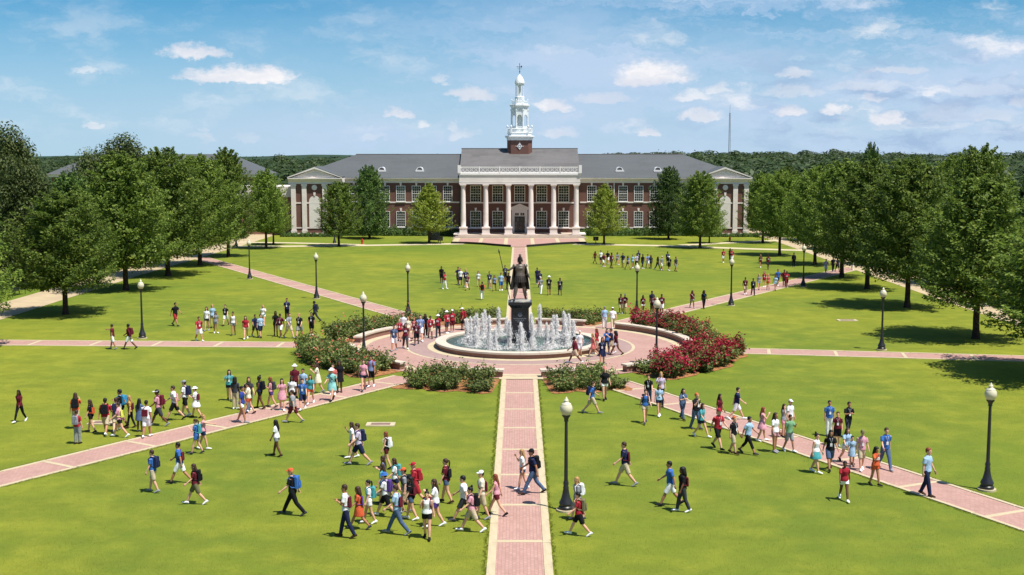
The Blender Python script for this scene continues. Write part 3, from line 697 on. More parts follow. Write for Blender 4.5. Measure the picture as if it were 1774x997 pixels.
# clock-like diamond medallion
m = MB(); m.prism([(0, 13.55), (.42, 14.12), (0, 14.70), (-.42, 14.12)], 'y', CY - 2.13, CY - 2.04)
for q in ((-.66, -.36), (.36, .66)): m.box(q[0], q[1], CY - 2.10, CY - 2.04, 14.09, 14.15)
m.box(-.04, .04, CY - 2.10, CY - 2.04, 14.6, 14.80); md = hp(m, 'medallion', 'copper_white', cup)
m = MB(); m.loft([[(r * math.cos(2 * PI * j / 20), y, 14.12 + r * math.sin(2 * PI * j / 20)) for j in range(20)] for r, y in ((.25, CY - 2.132), (.25, CY - 2.15), (.17, CY - 2.15), (.17, CY - 2.132))], cap=False); hp(m, 'medallion_ring', 'bronze_light', cup)
# balustrade with urns round the foot of the lantern
def rail(pts, z0, z1, name, t=.06):
    m = MB()
    n = len(pts)
    for i in range(n):
        a, b = Vector((*pts[i], 0)), Vector((*pts[(i + 1) % n], 0)); d = (b - a)
        m.tube([(a.x, a.y, z1), (b.x, b.y, z1)], t, 4); m.tube([(a.x, a.y, z0), (b.x, b.y, z0)], t, 4)
        k = max(2, int(d.length / .24))
        for j in range(1, k): p = a + d * (j / k); m.box(p.x - .03, p.x + .03, p.y - .03, p.y + .03, z0, z1)
    hp(m, name, 'copper_white', cup)
sq = [(p[0], p[1]) for p in chsq(2.0, 0, .62)]
m = MB(); m.loft([chsq(1.95, 16.1, .6), chsq(1.95, 16.28, .6)]); hp(m, 'lantern_step', 'copper_white', cup)
rail(sq, 16.32, 16.95, 'balustrade')
for p in sq:
    m = MB(); m.box(p[0] - .13, p[0] + .13, p[1] - .13, p[1] + .13, 16.28, 17.05); m.lathe([(.05, 17.05), (.07, 17.12), (.17, 17.28), (.18, 17.38), (.10, 17.46), (.04, 17.60)], 8, p); hp(m, 'urn_post', 'copper_white', cup)
# lower lantern: eight piers, round arches between, drum inside
R1 = 1.42
m = MB(); m.loft([octa(R1 + .06, 16.28), octa(R1 + .06, 17.0)]); hp(m, 'lantern_base', 'copper_white', cup)
m = MB(); m.loft([octa(.62, 17.0), octa(.62, 20.2)]); hp(m, 'lantern_core', 'copper_white', cup)
for j in range(8):
    a = PI / 8 + 2 * PI * j / 8; x, y = R1 * math.cos(a), CY + R1 * math.sin(a)
    m = MB(); m.lathe([(.20, 17.0), (.20, 17.2), (.15, 17.25), (.13, 19.8), (.20, 19.95), (.20, 20.2)], 10, (x, y)); hp(m, 'lantern_pier', 'copper_white', cup)
    # arch between this pier and the next
    a2 = a + PI / 4; A = Vector((R1 * math.cos(a), CY + R1 * math.sin(a), 0)); B = Vector((R1 * math.cos(a2), CY + R1 * math.sin(a2), 0)); md_ = (A + B) / 2; u = (B - A).normalized(); nn = Vector((md_.x, md_.y - CY, 0)).normalized() * .07; hw = (B - A).length / 2
    m = MB(); k = 10; ro = .36
    low = [(-hw, 18.9)] + [(-ro, 18.9)] + [(-ro * math.cos(PI * i / k), 18.9 + ro * math.sin(PI * i / k)) for i in range(1, k)] + [(ro, 18.9), (hw, 18.9)]
    upx = [(-hw, 20.15)] + [(t_ * hw, 20.15) for t_ in np.linspace(-.8, .8, k + 1)] + [(hw, 20.15)]
    for i in range(len(low) - 1):
        q = [(low[i]), (low[i + 1]), (upx[i + 1]), (upx[i])]
        P0 = [md_ + u * t_ + nn + Vector((0, 0, z)) for t_, z in q]; P1 = [md_ + u * t_ - nn + Vector((0, 0, z)) for t_, z in q]
        m.loft([P0, P1])
    hp(m, 'arch', 'copper_white', cup); m = MB(); m.loft([[md_ + u * t_ + nn * sg + Vector((0, 0, z)) for t_, z in ((-hw, 17.0), (hw, 17.0), (hw, 17.42), (-hw, 17.42))] for sg in (1, -1)])
    hp(m, 'parapet_panel', 'copper_white', cup)
m = MB(); m.loft([octa(R1 + .08, 20.2), octa(R1 + .12, 20.55), octa(R1 + .36, 20.72), octa(R1 + .36, 20.9), octa(R1 + .0, 20.96), octa(.9, 21.1)]); hp(m, 'lantern_cornice', 'copper_white', cup)
rail([(p[0], p[1]) for p in octa(1.42, 0)], 21.0, 21.45, 'upper_balustrade', .05)
for p in octa(1.42, 0):
    m = MB(); m.box(p[0] - .09, p[0] + .09, p[1] - .09, p[1] + .09, 20.95, 21.5); m.lathe([(.03, 21.5), (.11, 21.62), (.03, 21.85)], 8, (p[0], p[1])); hp(m, 'finial_post', 'copper_white', cup)
m = MB(); m.loft([octa(.86, 21.0), octa(.86, 22.2), octa(.74, 22.28)]); hp(m, 'upper_drum', 'copper_white', cup)
for j in range(8):
    a = PI / 8 + 2 * PI * j / 8; m = MB(); m.lathe([(.11, 22.28), (.08, 22.36), (.075, 24.0), (.11, 24.1)], 8, (.64 * math.cos(a), CY + .64 * math.sin(a))); hp(m, 'upper_pier', 'copper_white', cup)
m = MB(); m.loft([octa(.20, 22.28), octa(.20, 24.1)]); hp(m, 'upper_core', 'copper_white', cup)
m = MB(); m.loft([octa(.74, 24.1), octa(.76, 24.3), octa(.90, 24.38), octa(.90, 24.48), octa(.74, 24.52)]); hp(m, 'upper_cornice', 'copper_white', cup)
m = MB(); m.lathe([(.80, 24.52), (.76, 24.75), (.62, 25.1), (.42, 25.45), (.22, 25.68), (.10, 25.8), (.06, 25.95)], 16, (0, CY)); hp(m, 'dome', 'copper_white', cup, True)
m = MB(); m.tube([(0, CY, 25.9), (0, CY, 27.5)], .04, 6); m.lathe([(.02, 26.15), (.12, 26.3), (.02, 26.45)], 10, (0, CY)); m.tube([(-.38, CY, 26.75), (.38, CY, 26.75)], .025, 5); m.tube([(0, CY - .38, 26.75), (0, CY + .38, 26.75)], .025, 5)
m.prism([(-.45, 27.02), (.12, 27.02), (.30, 26.92), (.42, 27.12), (.30, 27.30), (.12, 27.10), (-.35, 27.10), (-.5, 27.18)], 'y', CY - .015, CY + .015); m.lathe([(.02, 27.45), (.09, 27.55), (.02, 27.66)], 8, (0, CY)); hp(m, 'weathervane', 'black_iron', cup)
# low link building at the west end
an = empty('link_building', (-39.2, 198, 0), label='low cream and brick link building beyond the west end of the hall', category='building')
m = MB(); m.box(-6, 3.0, 0, 10, 0, 6.0); m.build('wall', 'wall_brick', an); m = MB(); m.box(-6.2, 3.05, -.2, 10, 6.0, 7.7); m.build('parapet', 'limestone', an)
# terrace before the hall, its dark edging wall
tpts = [(-9.9, 189.2), (-9.7, 177.6), (-7.5, 177.2), (-5.2, 175.6), (-3.2, 173.2), (-1.05, 171.0), (1.1, 171.0), (3.3, 173.2), (5.4, 175.6), (7.6, 177.2), (9.8, 177.6), (10.1, 189.2)]
te = sheet('terrace', tpts, 0.030, 'paver')
for x in (-5.6, -1.85, 2.05, 5.8): slab('terrace_band', 'concrete', te, x, 183.2 if abs(x) > 3 else 180.6, 0.018, .55, 11.6 if abs(x) > 3 else 16.8, .05)
for x in (-9.3, 9.5): slab('terrace_band', 'concrete', te, x, 183.4, 0.018, .9, 11.2, .05)
slab('terrace_band', 'concrete', te, .1, 188.6, 0.016, 18, .5, .05)
for nm, pp in (('west', tpts[1:6]), ('east', tpts[6:11])):
    m = MB()
    for a, b in zip(pp, pp[1:]):
        d = (Vector(b) - Vector(a)).normalized() * .02
        m.loft([[(p[0], p[1] - .26, 0), (p[0], p[1] - .02, 0), (p[0], p[1] - .02, .30), (p[0], p[1] - .26, .30)] for p in (a, b)])
    w = m.build('edging_wall', 'dark_wall'); tag(w, 'low dark curved edging wall along the %s side of the hall terrace' % nm, 'wall')
# the other hall, beyond the western trees
bh = empty('west_hall', (-68, 232, 0), label='grey hip-roofed brick hall seen above the trees west of the main hall', category='building')
m = MB(); m.box(-19.5, 19, 0, 16, 0, 8.6); m.build('wall', 'brick', bh)
m = MB(); m.box(-20, 19.5, -.4, 16.4, 8.6, 9.1); m.build('cornice', 'stucco', bh)
m = MB(); m.add([(-20.3, -.7, 9.1), (19.8, -.7, 9.1), (12.5, 8, 12.9), (-14, 8, 12.9), (-20.3, 16.7, 9.1), (19.8, 16.7, 9.1)], [(0, 1, 2, 3), (1, 5, 2), (5, 4, 3, 2), (4, 0, 3)]); m.build('roof', 'slate', bh)
m = MB(); m.prism([(-11.4, 9.1), (-3.0, 9.1), (-7.2, 11.4)], 'y', -3.0, -2.6); m.build('pediment', 'stucco', bh)
m = MB(); m.prism([(-11.8, 9.1), (-2.6, 9.1), (-7.2, 11.6)], 'y', -2.59, 5.5); m.build('pavilion_roof', 'slate', bh)
m = MB(); m.box(-11.2, -3.2, -2.5, 0, 0, 9.05); m.build('pavilion_wall', 'brick', bh)
for i in range(10):
    for z in (1.28, 5.34): window('wing', -1.0 + 2.0 * i, -.03, z, False, bh)
# radio mast far behind
mb_ = MB()
for a in range(3): mb_.tube([(.6 * math.cos(a * 2.1), .6 * math.sin(a * 2.1), 0), (.35 * math.cos(a * 2.1), .35 * math.sin(a * 2.1), 46)], .10, 4)
for i in range(30):
    z = i * 1.5; mb_.tube([(.55, 0, z), (-.28, .48, z + .75), (-.28, -.48, z + 1.5)], .05, 4)
mb_.tube([(0, 0, 45.5), (0, 0, 51.5)], .07, 5)
mast = empty('radio_mast', (107, 630, 0), label='thin grey radio mast rising above the distant forest', category='mast'); mb_.build('lattice', 'granite_ledge', mast, scale=(1, 1, .74))
# ---------------------------------------------------------------- trees
def leaf_quads(P, Nrm, s, g, asp=0.62):
    """one small four-cornered leaf per point"""
    n = len(P); r = g.normal(0, 1, (n, 3)); r -= Nrm * np.sum(r * Nrm, 1, keepdims=True); u = r / np.linalg.norm(r, axis=1, keepdims=True); w = np.cross(Nrm, u)
    su = (s * 0.5)[:, None]; fold = Nrm * su * 0.28
    V = np.stack([P - u * su * 1.15, P - w * su * asp - fold * .5, P + u * su * 1.15 - fold, P + w * su * asp + fold * .5], 1).reshape(-1, 3)
    return V, np.arange(4 * n).reshape(n, 4)
PROFILES = {'oval': [(0, .66), (.08, .90), (.20, 1.0), (.38, 1.0), (.55, .93), (.70, .78), (.84, .60), (.94, .38), (1, .14)],
            'dome': [(0, .74), (.08, .94), (.22, 1.0), (.42, .98), (.6, .88), (.76, .74), (.9, .52), (1, .18)],
            'cone': [(0, .62), (.08, .95), (.2, 1.0), (.4, .92), (.6, .74), (.8, .45), (.93, .2), (1, .05)],
            'lobed': [(0, .5), (.15, .8), (.3, 1.0), (.5, .95), (.65, .88), (.8, .7), (.92, .45), (1, .15)]}
def crown_points(seed, prof, nspray, per, g, layer=0.26, twig=.056):
    """leafy sprays reaching out from the axis of a unit crown (radius 1, height 0..1); returns points and normals"""
    hs, rs = zip(*PROFILES[prof]); P, Nn, tips = [], [], []
    for i in range(nspray):
        f = (i + .5) / nspray; h = f ** 1.0; az = i * 2.39996 + g.uniform(-.35, .35)
        r = np.interp(h, hs, rs) * g.uniform(.80, 1.10) * (1 + .10 * math.sin(3 * az + seed) + .07 * math.sin(5 * az + h * 9 + seed))
        d = np.array([math.cos(az), math.sin(az), 0]); base = np.array([0, 0, max(0.02, h - .10 - .16 * (1 - h))]); tip = d * r + np.array([0, 0, h + g.uniform(-.02, .03)])
        tips.append((base, tip)); n = per
        t = g.beta(2.3, 1.0, n); q = base + (tip - base) * t[:, None]
        q[:, 2] += -.05 * r * np.sin(t * PI) + 0.0
        side = np.array([-d[1], d[0], 0]); wd = twig * (1.35 - .95 * t) * (.5 + r)
        q += side * (g.normal(0, 1, n) * wd)[:, None] * 1.5 + d * (g.normal(0, 1, n) * wd * .6)[:, None]
        q[:, 2] += g.normal(0, 1, n) * wd * layer
        up = np.array([0, 0, 1.]) + d * .35; nn = up + g.normal(0, .55, (n, 3)); P.append(q); Nn.append(nn / np.linalg.norm(nn, axis=1, keepdims=True))
    return np.concatenate(P), np.concatenate(Nn), tips
def crown_blobs(seed, prof, nb, per, g):
    """rounded leaf clumps on a broad crown, for the big-leaved trees"""
    hs, rs = zip(*PROFILES[prof]); P, Nn, tips = [], [], []
    for i in range(nb):
        h = ((i + .5) / nb) ** .85; az = i * 2.39996 + g.uniform(-.4, .4); r = np.interp(h, hs, rs) * g.choice([.95, .9, .75, .5]) * (1 + .15 * math.sin(2 * az + seed))
        c = np.array([r * math.cos(az), r * math.sin(az), h * .96]); br = g.uniform(.15, .27)
        v = g.normal(0, 1, (per, 3)); v /= np.linalg.norm(v, axis=1, keepdims=True); rad = br * g.uniform(.55, 1.08, per)
        q = c + v * rad[:, None] * np.array([1, 1, .62]); nn = v + np.array([0, 0, .6]) + g.normal(0, .4, (per, 3))
        P.append(q); Nn.append(nn / np.linalg.norm(nn, axis=1, keepdims=True)); tips.append((np.array([0, 0, max(.02, h - .3)]), c))
    return np.concatenate(P), np.concatenate(Nn), tips
R0, H0 = 4.5, 9.5        # nominal crown radius and height, metres
TREES = {}
def tree_proto(kind, seed):
    g = np.random.default_rng(seed)
    if kind in ('beech', 'young', 'dark'):
        P, Nn, tips = crown_points(seed, {'beech': ('oval', 'dome')[seed % 2], 'young': 'cone', 'dark': 'oval'}[kind], 185, 136 if kind != 'young' else 96, g)
        ls = g.uniform(.13, .25, len(P))
    else:
        P, Nn, tips = crown_blobs(seed, 'lobed', 95, 110, g); ls = g.uniform(.22, .36, len(P))
    nc = 2600; hh = g.random(nc) ** .9 * .86 + .05; az = g.random(nc) * 6.283; pr = list(zip(*PROFILES['lobed' if kind == 'broad' else 'oval' if kind != 'young' else 'cone'])); rc = np.interp(hh, pr[0], pr[1]) * np.sqrt(g.random(nc)) * .72
    n_ol = len(P); P = np.concatenate([P, np.stack([rc * np.cos(az), rc * np.sin(az), hh], 1)]); nv_ = g.normal(0, 1, (nc, 3)); Nn = np.concatenate([Nn, nv_ / np.linalg.norm(nv_, axis=1, keepdims=True)]); ls = np.concatenate([ls, g.uniform(.32, .52, nc)])
    P = P * np.array([R0, R0, H0])
    V, Fq = leaf_quads(P, Nn, ls, g, .58 if kind != 'broad' else .5)
    crown = np_mesh('crown', V, Fq, [{'beech': 'leaf_beech', 'young': 'leaf_young', 'dark': 'leaf_dark', 'broad': 'leaf_magnolia'}[kind]])
    m = MB(); k = 9; rg = random.Random(seed)
    m.tube([(0.03 * math.sin(i * 1.3 + seed), 0.03 * math.cos(i * 1.7), H0 * .88 * i / k) for i in range(k + 1)], [.17 * (1 - .85 * i / k) + .012 for i in range(k + 1)], 9)
    for b, t in tips[::5]:
        b = np.array(b) * (R0, R0, H0); t = np.array(t) * (R0, R0, H0); mid = b + (t - b) * .5 + np.array([0, 0, .25 - .0])
        m.tube([b, mid, b + (t - b) * .92], [.05, .032, .010], 5)
    limbs = m.mesh('limbs', 'bark', True)
    TREES[(kind, seed)] = (crown, limbs)
m = MB(); k = 10
m.tube([(0, 0, -.05), (0, 0, .12), (.0, 0, .5), (.01, .01, 1.0), (0, 0, 1.6), (.01, 0, 2.4)], [.30, .24, .20, .19, .18, .175], 12)
TRUNK = m.mesh('trunk', 'bark', True)
for kd, sds in (('beech', (1, 2, 3, 4)), ('young', (5, 6)), ('dark', (7, 8)), ('broad', (9, 10))):
    for s_ in sds: tree_proto(kd, s_)
def tree(kind, seed, x, y, h, w, clear, label, group=None, name='tree', rz=None):
    """h total height, w crown width, clear height of bare trunk"""
    t = empty(name, (x, y, 0.0), rz if rz is not None else random.uniform(0, 6.28), label=label, category='tree', group=group)
    crown, limbs = TREES[(kind, seed)]; sr = w / 2 / R0; sh = (h * .965 - clear) / H0; s = (.75 * sr + .25 * sh)
    tk = put('trunk', TRUNK, t, (0, 0, 0), 0.0, (s * 1.1, s * 1.1, (clear + .6) / 2.4)); put('limbs', limbs, tk, (0, 0, clear * 2.4 / (clear + .6)), 0.0, (sr / (s * 1.1), sr / (s * 1.1), sh * 2.4 / (clear + .6)))
    put('crown', crown, t, (0, 0, clear), 0.0, (sr, sr, sh))
    return t
GW, GE = 'row of trees along the west walk', 'row of trees along the east walk'
ordn = ('nearest', 'second', 'third', 'fourth', 'fifth', 'sixth', 'seventh')
WEST = [(-37.2, 79.5, 11, 8.8, 1.9), (-36.2, 97.7, 10.3, 9.2, 2.0), (-37.0, 115.5, 12.6, 9.4, 2.1), (-37.0, 129.6, 13.0, 10.0, 2.1), (-36.8, 142, 12.4, 9.2, 2.2), (-36.4, 154.3, 13.2, 7.2, 2.2), (-34.4, 167.9, 10.4, 6.4, 2.2)]
for i, (x, y, h, w, c) in enumerate(WEST): tree('beech', (4, 1, 2, 3, 1, 2, 4)[i], x, y, h * (1.07 if i > 1 else 1.0), w * (1.06 if i > 1 else 1), c + .25, 'dense oval green tree, %s in the row along the tan west walk' % ordn[i], GW)
EAST = [(31.9, 70, 10.6, 12.4, 2.2), (31.6, 84.8, 12.0, 9.8, 2.3), (32.4, 102.5, 13.2, 9.4, 2.3), (33.1, 116.9, 12.9, 9.0, 2.2), (33.6, 128.1, 13.0, 8.8, 2.2), (34.4, 143.1, 12.0, 7.8, 2.2), (33.1, 156.4, 11.4, 7.4, 2.2)]
for i, (x, y, h, w, c) in enumerate(EAST): tree('beech', (3, 2, 1, 4, 2, 3, 1)[i], x, y, h * .98, w * (.98 if i else .94), c + .35, 'dense oval green tree, %s in the row along the tan east walk' % ordn[i], GE)
HG = 'lawn trees before the hall'
tree('beech', 1, -25.1, 172.2, 9.4, 6.6, 1.9, 'broad green tree standing before the west pavilion of the hall', HG)
tree('dark', 7, -22.7, 188.0, 11.6, 6.9, 1.0, 'tall dark green tree close to the west wing wall', HG)
tree('young', 5, -12.9, 178, 9.0, 7.0, 1.9, 'yellow-green young tree just west of the hall terrace', HG)
tree('young', 6, 12.2, 175.8, 9.0, 6.4, 1.9, 'yellow-green young tree just east of the hall terrace', HG)
tree('dark', 8, 22.7, 186.8, 11.4, 6.3, 1.2, 'tall dark green tree close to the east wing wall', HG)
tree('beech', 3, 24.9, 169.2, 10.9, 7.2, 2.0, 'broad green tree standing before the east pavilion of the hall', HG)
tree('beech', 4, 27.6, 178.5, 6.2, 4.4, 1.6, 'small slender tree behind the broad tree at the east pavilion', HG)
tree('beech', 2, 35.5, 179.4, 10.6, 6.6, 2.0, 'green tree standing off the east end of the hall', HG)
tree('beech', 3, -34.8, 175.0, 8.4, 5.0, 1.8, 'small green tree off the west end of the hall', HG)
BGT = 'trees beyond the walks'
for kd, sd_, x, y, h, w, lb in [
    ('broad', 9, -51.5, 125, 15.6, 9.0, 'tallest loose-crowned tree at the far west edge, above the others'), ('broad', 10, -47.6, 118, 12.2, 8.0, 'dark broad tree beside the tallest west tree'),
    ('broad', 10, -52.6, 165, 15.3, 10.4, 'dark magnolia rising behind the west row of trees'), ('broad', 9, -57.5, 166, 13.4, 7.0, 'smaller dark magnolia just west of the large magnolia'),
    ('dark', 7, -53.0, 146, 11.2, 8.5, 'dark tree filling the gap below the distant hall roof'), ('dark', 8, -48.5, 104, 11.0, 8.5, 'dark shady tree beyond the bench on the west walk'),
    ('dark', 7, -50.0, 92, 10.5, 8.0, 'dark shady tree west of the nearest west walk trees'), ('beech', 2, -46.5, 190, 11.5, 8.0, 'green tree past the far end of the west walk'), ('dark', 8, -46.5, 140, 9.6, 7.5, 'low dark tree across the west walk behind the row'), ('dark', 7, -46.8, 166, 9.2, 7.0, 'low dark tree far along the west walk'),
    ('dark', 8, 48.2, 170, 14.9, 4.6, 'slim tall evergreen standing above the east trees'), ('beech', 1, 44.6, 120, 14.2, 8.6, 'tall spiky-topped tree behind the east row'), ('dark', 8, 44.3, 104, 12.8, 8.4, 'dark tree behind the near east row trees'),
    ('beech', 4, 46.2, 132, 12.9, 8.4, 'green tree behind the middle of the east row'), ('dark', 7, 47.8, 150, 13.0, 8.6, 'dark tree behind the far part of the east row'), ('beech', 2, 44.5, 165, 12.2, 8, 'green tree beside the slim evergreen in the east'),
    ('dark', 8, 45, 184, 12.0, 8, 'dark tree past the far end of the east walk'), ('beech', 3, 42.8, 197, 11.2, 8, 'rounded green tree beyond the east end of the hall'), ('dark', 7, 44.0, 88, 11.6, 8.8, 'dark tree at the east edge behind the nearest row trees'), ('beech', 4, 43.0, 142, 11.0, 7.4, 'green tree across the east walk behind the row')]:
    tree(kd, sd_, x, y, h, w, 1.6, lb, BGT)
# ---- far forest: leaf-clad crowns that read as one mass
def forest(name, boxes, seed, n):
    g = np.random.default_rng(seed); V, Fq = [], []; off = 0
    u = g.normal(0, 1, (240, 3)); u /= np.linalg.norm(u, axis=1, keepdims=True); u[:, 2] = np.abs(u[:, 2]) * 1.0 - .25
    for (x0, x1, y0, y1, ha, hb, share) in boxes:
        k = int(n * share)
        for _ in range(k):
            x, y = g.uniform(x0, x1), g.uniform(y0, y1); f = (y - y0) / (y1 - y0); hh = ha + (hb - ha) * f + g.normal(0, .6); w = g.uniform(3.0, 5.6)
            q = u + g.normal(0, .22, u.shape); P = np.array([x, y, hh - w * .75]) + q * np.array([w, w, w * .8]); P[:, 2] = np.maximum(P[:, 2], .3)
            nn = q + np.array([0, -.2, .5]); nn /= np.linalg.norm(nn, axis=1, keepdims=True)
            a, b = leaf_quads(P, nn, g.uniform(.55, 1.35, len(P)), g, .7); V.append(a); Fq.append(b + off); off += len(a)
    return tag(put(name, np_mesh(name, np.concatenate(V), np.concatenate(Fq), ['leaf_forest'])), kind='stuff')
forest('forest', [(40, 190, 225, 330, 9.5, 10.8, .24), (60, 420, 330, 560, 10.8, 13.6, .34), (-140, -28, 245, 330, 8.0, 10.2, .14), (-260, -20, 330, 560, 9.6, 11.6, .18), (-40, 70, 300, 420, 9, 10.5, .1)], 21, 1500)
hv, hf = [], []; nx, ny = 60, 10
for j in range(ny + 1):
    for i in range(nx + 1):
        x = -900 + 1800 * i / nx; y = 560 + 900 * j / ny; e = math.sin(min(1, j / 5) * PI / 2)
        hv.append((x, y, -1 + 6.2 * j / ny + e * (6.5 + 3 * math.exp(-((x - 190) / 170) ** 2) + 1.0 * math.exp(-((x + 190) / 120) ** 2) + .8 * math.sin(x * .021) + .5 * math.sin(x * .05 + 1))))
for j in range(ny):
    for i in range(nx): q = j * (nx + 1) + i; hf.append((q, q + 1, q + nx + 2, q + nx + 1))
me = D.meshes.new('hill'); me.from_pydata(hv, [], hf); me.materials.append(M['leaf_forest']); me.polygons.foreach_set('use_smooth', [True] * len(hf)); tag(put('hill', me), kind='structure')
g = np.random.default_rng(33); V, Fq, off = [], [], 0
for (xa, xb, y, hm, n) in ((-420, 620, 610, 8.6, 520), (-500, 700, 720, 9.6, 520), (-700, 900, 1150, 10.6, 420)):
    for _ in range(n):
        x = g.uniform(xa, xb); top = hm + 3.2 * math.exp(-((x - 190) / 170) ** 2) * (y > 650) + 1.6 * math.exp(-((x - 120) / 90) ** 2) + g.normal(0, .8); w = g.uniform(4.5, 8)
        qn = 150; q = g.normal(0, 1, (qn, 3)); q /= np.linalg.norm(q, axis=1, keepdims=True); P = np.array([x, y + g.uniform(-40, 40), top - w * .6]) + q * np.array([w, w, w * .7]); nn = q + np.array([0, -.2, .5]); nn /= np.linalg.norm(nn, axis=1, keepdims=True)
        a, b = leaf_quads(P, nn, g.uniform(1.1, 2.4, qn), g, .7); V.append(a); Fq.append(b + off); off += len(a)
tag(put('hill_forest', np_mesh('hill_forest', np.concatenate(V), np.concatenate(Fq), ['leaf_forest'])), kind='stuff')

# ---------------------------------------------------------------- rose bushes and foundation shrubs
def bush_mesh(seed, nl, spike, r=1.0):
    g = np.random.default_rng(seed); P, Nn = [], []
    for i in range(34):
        a = g.random() * 6.28; rr = g.random() ** .5 * .70; ht = g.uniform(.55, 1.0) * (1.05 - .35 * rr) + (spike * g.random() ** 4); lean = np.array([math.cos(a), math.sin(a), 0]) * rr
        n = nl // 34; t = g.beta(1.6, 1.1, n); q = lean * (.35 + .65 * t)[:, None] * 1.25 + np.array([0, 0, 1.]) * (ht * t)[:, None] + g.normal(0, .085, (n, 3)); q[:, 2] = np.maximum(q[:, 2], .03)
        nn = np.array([0, 0, .8]) + lean * .8 + g.normal(0, .6, (n, 3)); P.append(q); Nn.append(nn / np.linalg.norm(nn, axis=1, keepdims=True))
    P = np.concatenate(P); Nn = np.concatenate(Nn)
    return P, Nn, g
BUSH = {}
for i in range(4):
    P, Nn, g = bush_mesh(50 + i, 1150, .45); V, Fq = leaf_quads(P, Nn, g.uniform(.09, .17, len(P)), g, .6); lf = np_mesh('foliage', V, Fq, ['leaf_rose'])
    o = {'leaf': lf}
    for fl, cnt, sz, mt in (('crimson', 380, (.08, .17), 'petal_crimson'), ('coral', 32, (.06, .13), 'petal_coral'), ('pale', 26, (.05, .11), 'petal_rose_tip')):
        hi = P[(P[:, 2] > .42)]; pick = hi[g.choice(len(hi), cnt)]
        if fl != 'pale': cl = hi[g.choice(len(hi), max(4, cnt // 14))]; pick = cl[g.integers(0, len(cl), cnt)] + g.normal(0, .13, (cnt, 3))
        pick = pick + np.array([0, 0, .05]); nn = g.normal(0, .5, (cnt, 3)) + np.array([0, -.3, .9]); nn /= np.linalg.norm(nn, axis=1, keepdims=True)
        V, Fq = leaf_quads(pick, nn, g.uniform(*sz, cnt), g, .9); o[fl] = np_mesh('blossom', V, Fq, [mt])
    BUSH[i] = o
BL = dict(coral='coral rose bush in the %s bed', crimson='crimson rose bush in the %s bed', pale='leafy green rose bush in the %s bed')
NTH = ('first', 'second', 'third', 'fourth', 'fifth', 'sixth', 'seventh', 'eighth', 'ninth', 'tenth', 'eleventh', 'twelfth', 'thirteenth', 'fourteenth')
for nm, a0, a1, r0, r1, fl, nb in BEDS:
    g = random.Random(len(nm) * 7 + nb); width = r1 - r0; rows = 3 if width > 3.3 and fl != 'pale' else 2
    for rw in range(rows):
        r = r0 + .75 + (width - 1.45) * rw / (rows - 1); span = R(a1 - a0) * r - 1.3; n = max(2, int(span / (1.38 if fl != 'pale' else 1.5)) + 1)
        for i in range(n):
            a = R(a0) + (.65 + span * (i + g.uniform(-.16, .16) + (.25 if rw % 2 else 0)) / (n - .6)) / r; q = r + g.uniform(-.22, .22); p = (PC[0] + q * math.cos(a), PC[1] + q * math.sin(a))
            if any(math.dist(p, l_) < .55 for l_ in ((8.3, 74), (-9.8, 77), (-8.85, 97.8), (9.4, 97.9))): continue
            s = g.uniform(.92, 1.25); where = ('wall row', 'outer row') if rows == 2 else ('wall row', 'middle row', 'outer row')
            lb = '%s, %s anticlockwise in its %s' % (BL[fl] % nm, NTH[min(i, 13)], where[rw])
            b = empty('rose_bush', (*p, .04), g.uniform(0, 6.28), label=lb, category='bush', group='rose bushes of the %s bed' % nm); s *= .92 if fl != 'pale' else .84; v = BUSH[g.randrange(4)]
            put('foliage', v['leaf'], b, None, 0.0, (s, s, s * g.uniform(.80, 1.08) * (.80 if fl == 'pale' else 1))); f_ = fl if not (fl == 'crimson' and g.random() < .22) else 'coral'; put('blossom', v[f_], b, None, 0.0, (s, s, s * 1.02))
SH = {}
for i in range(4):
    P, Nn, g = bush_mesh(50 + i, 1150, .45); V, Fq = leaf_quads(P, Nn, g.uniform(.09, .17, len(P)), g, .6); lf = np_mesh('foliage', V, Fq, ['leaf_rose'])
    o = {'leaf': lf}
    for fl, cnt, sz, mt in (('crimson', 380, (.08, .17), 'petal_crimson'), ('coral', 32, (.06, .13), 'petal_coral'), ('pale', 26, (.05, .11), 'petal_rose_tip')):
        hi = P[(P[:, 2] > .42)]; pick = hi[g.choice(len(hi), cnt)]
        if fl != 'pale': cl = hi[g.choice(len(hi), max(4, cnt // 14))]; pick = cl[g.integers(0, len(cl), cnt)] + g.normal(0, .13, (cnt, 3))
        pick = pick + np.array([0, 0, .05]); nn = g.normal(0, .5, (cnt, 3)) + np.array([0, -.3, .9]); nn /= np.linalg.norm(nn, axis=1, keepdims=True)
        V, Fq = leaf_quads(pick, nn, g.uniform(*sz, cnt), g, .9); o[fl] = np_mesh('blossom', V, Fq, [mt])
    BUSH[i] = o
BL = dict(coral='coral rose bush in the %s bed', crimson='crimson rose bush in the %s bed', pale='leafy green rose bush in the %s bed')
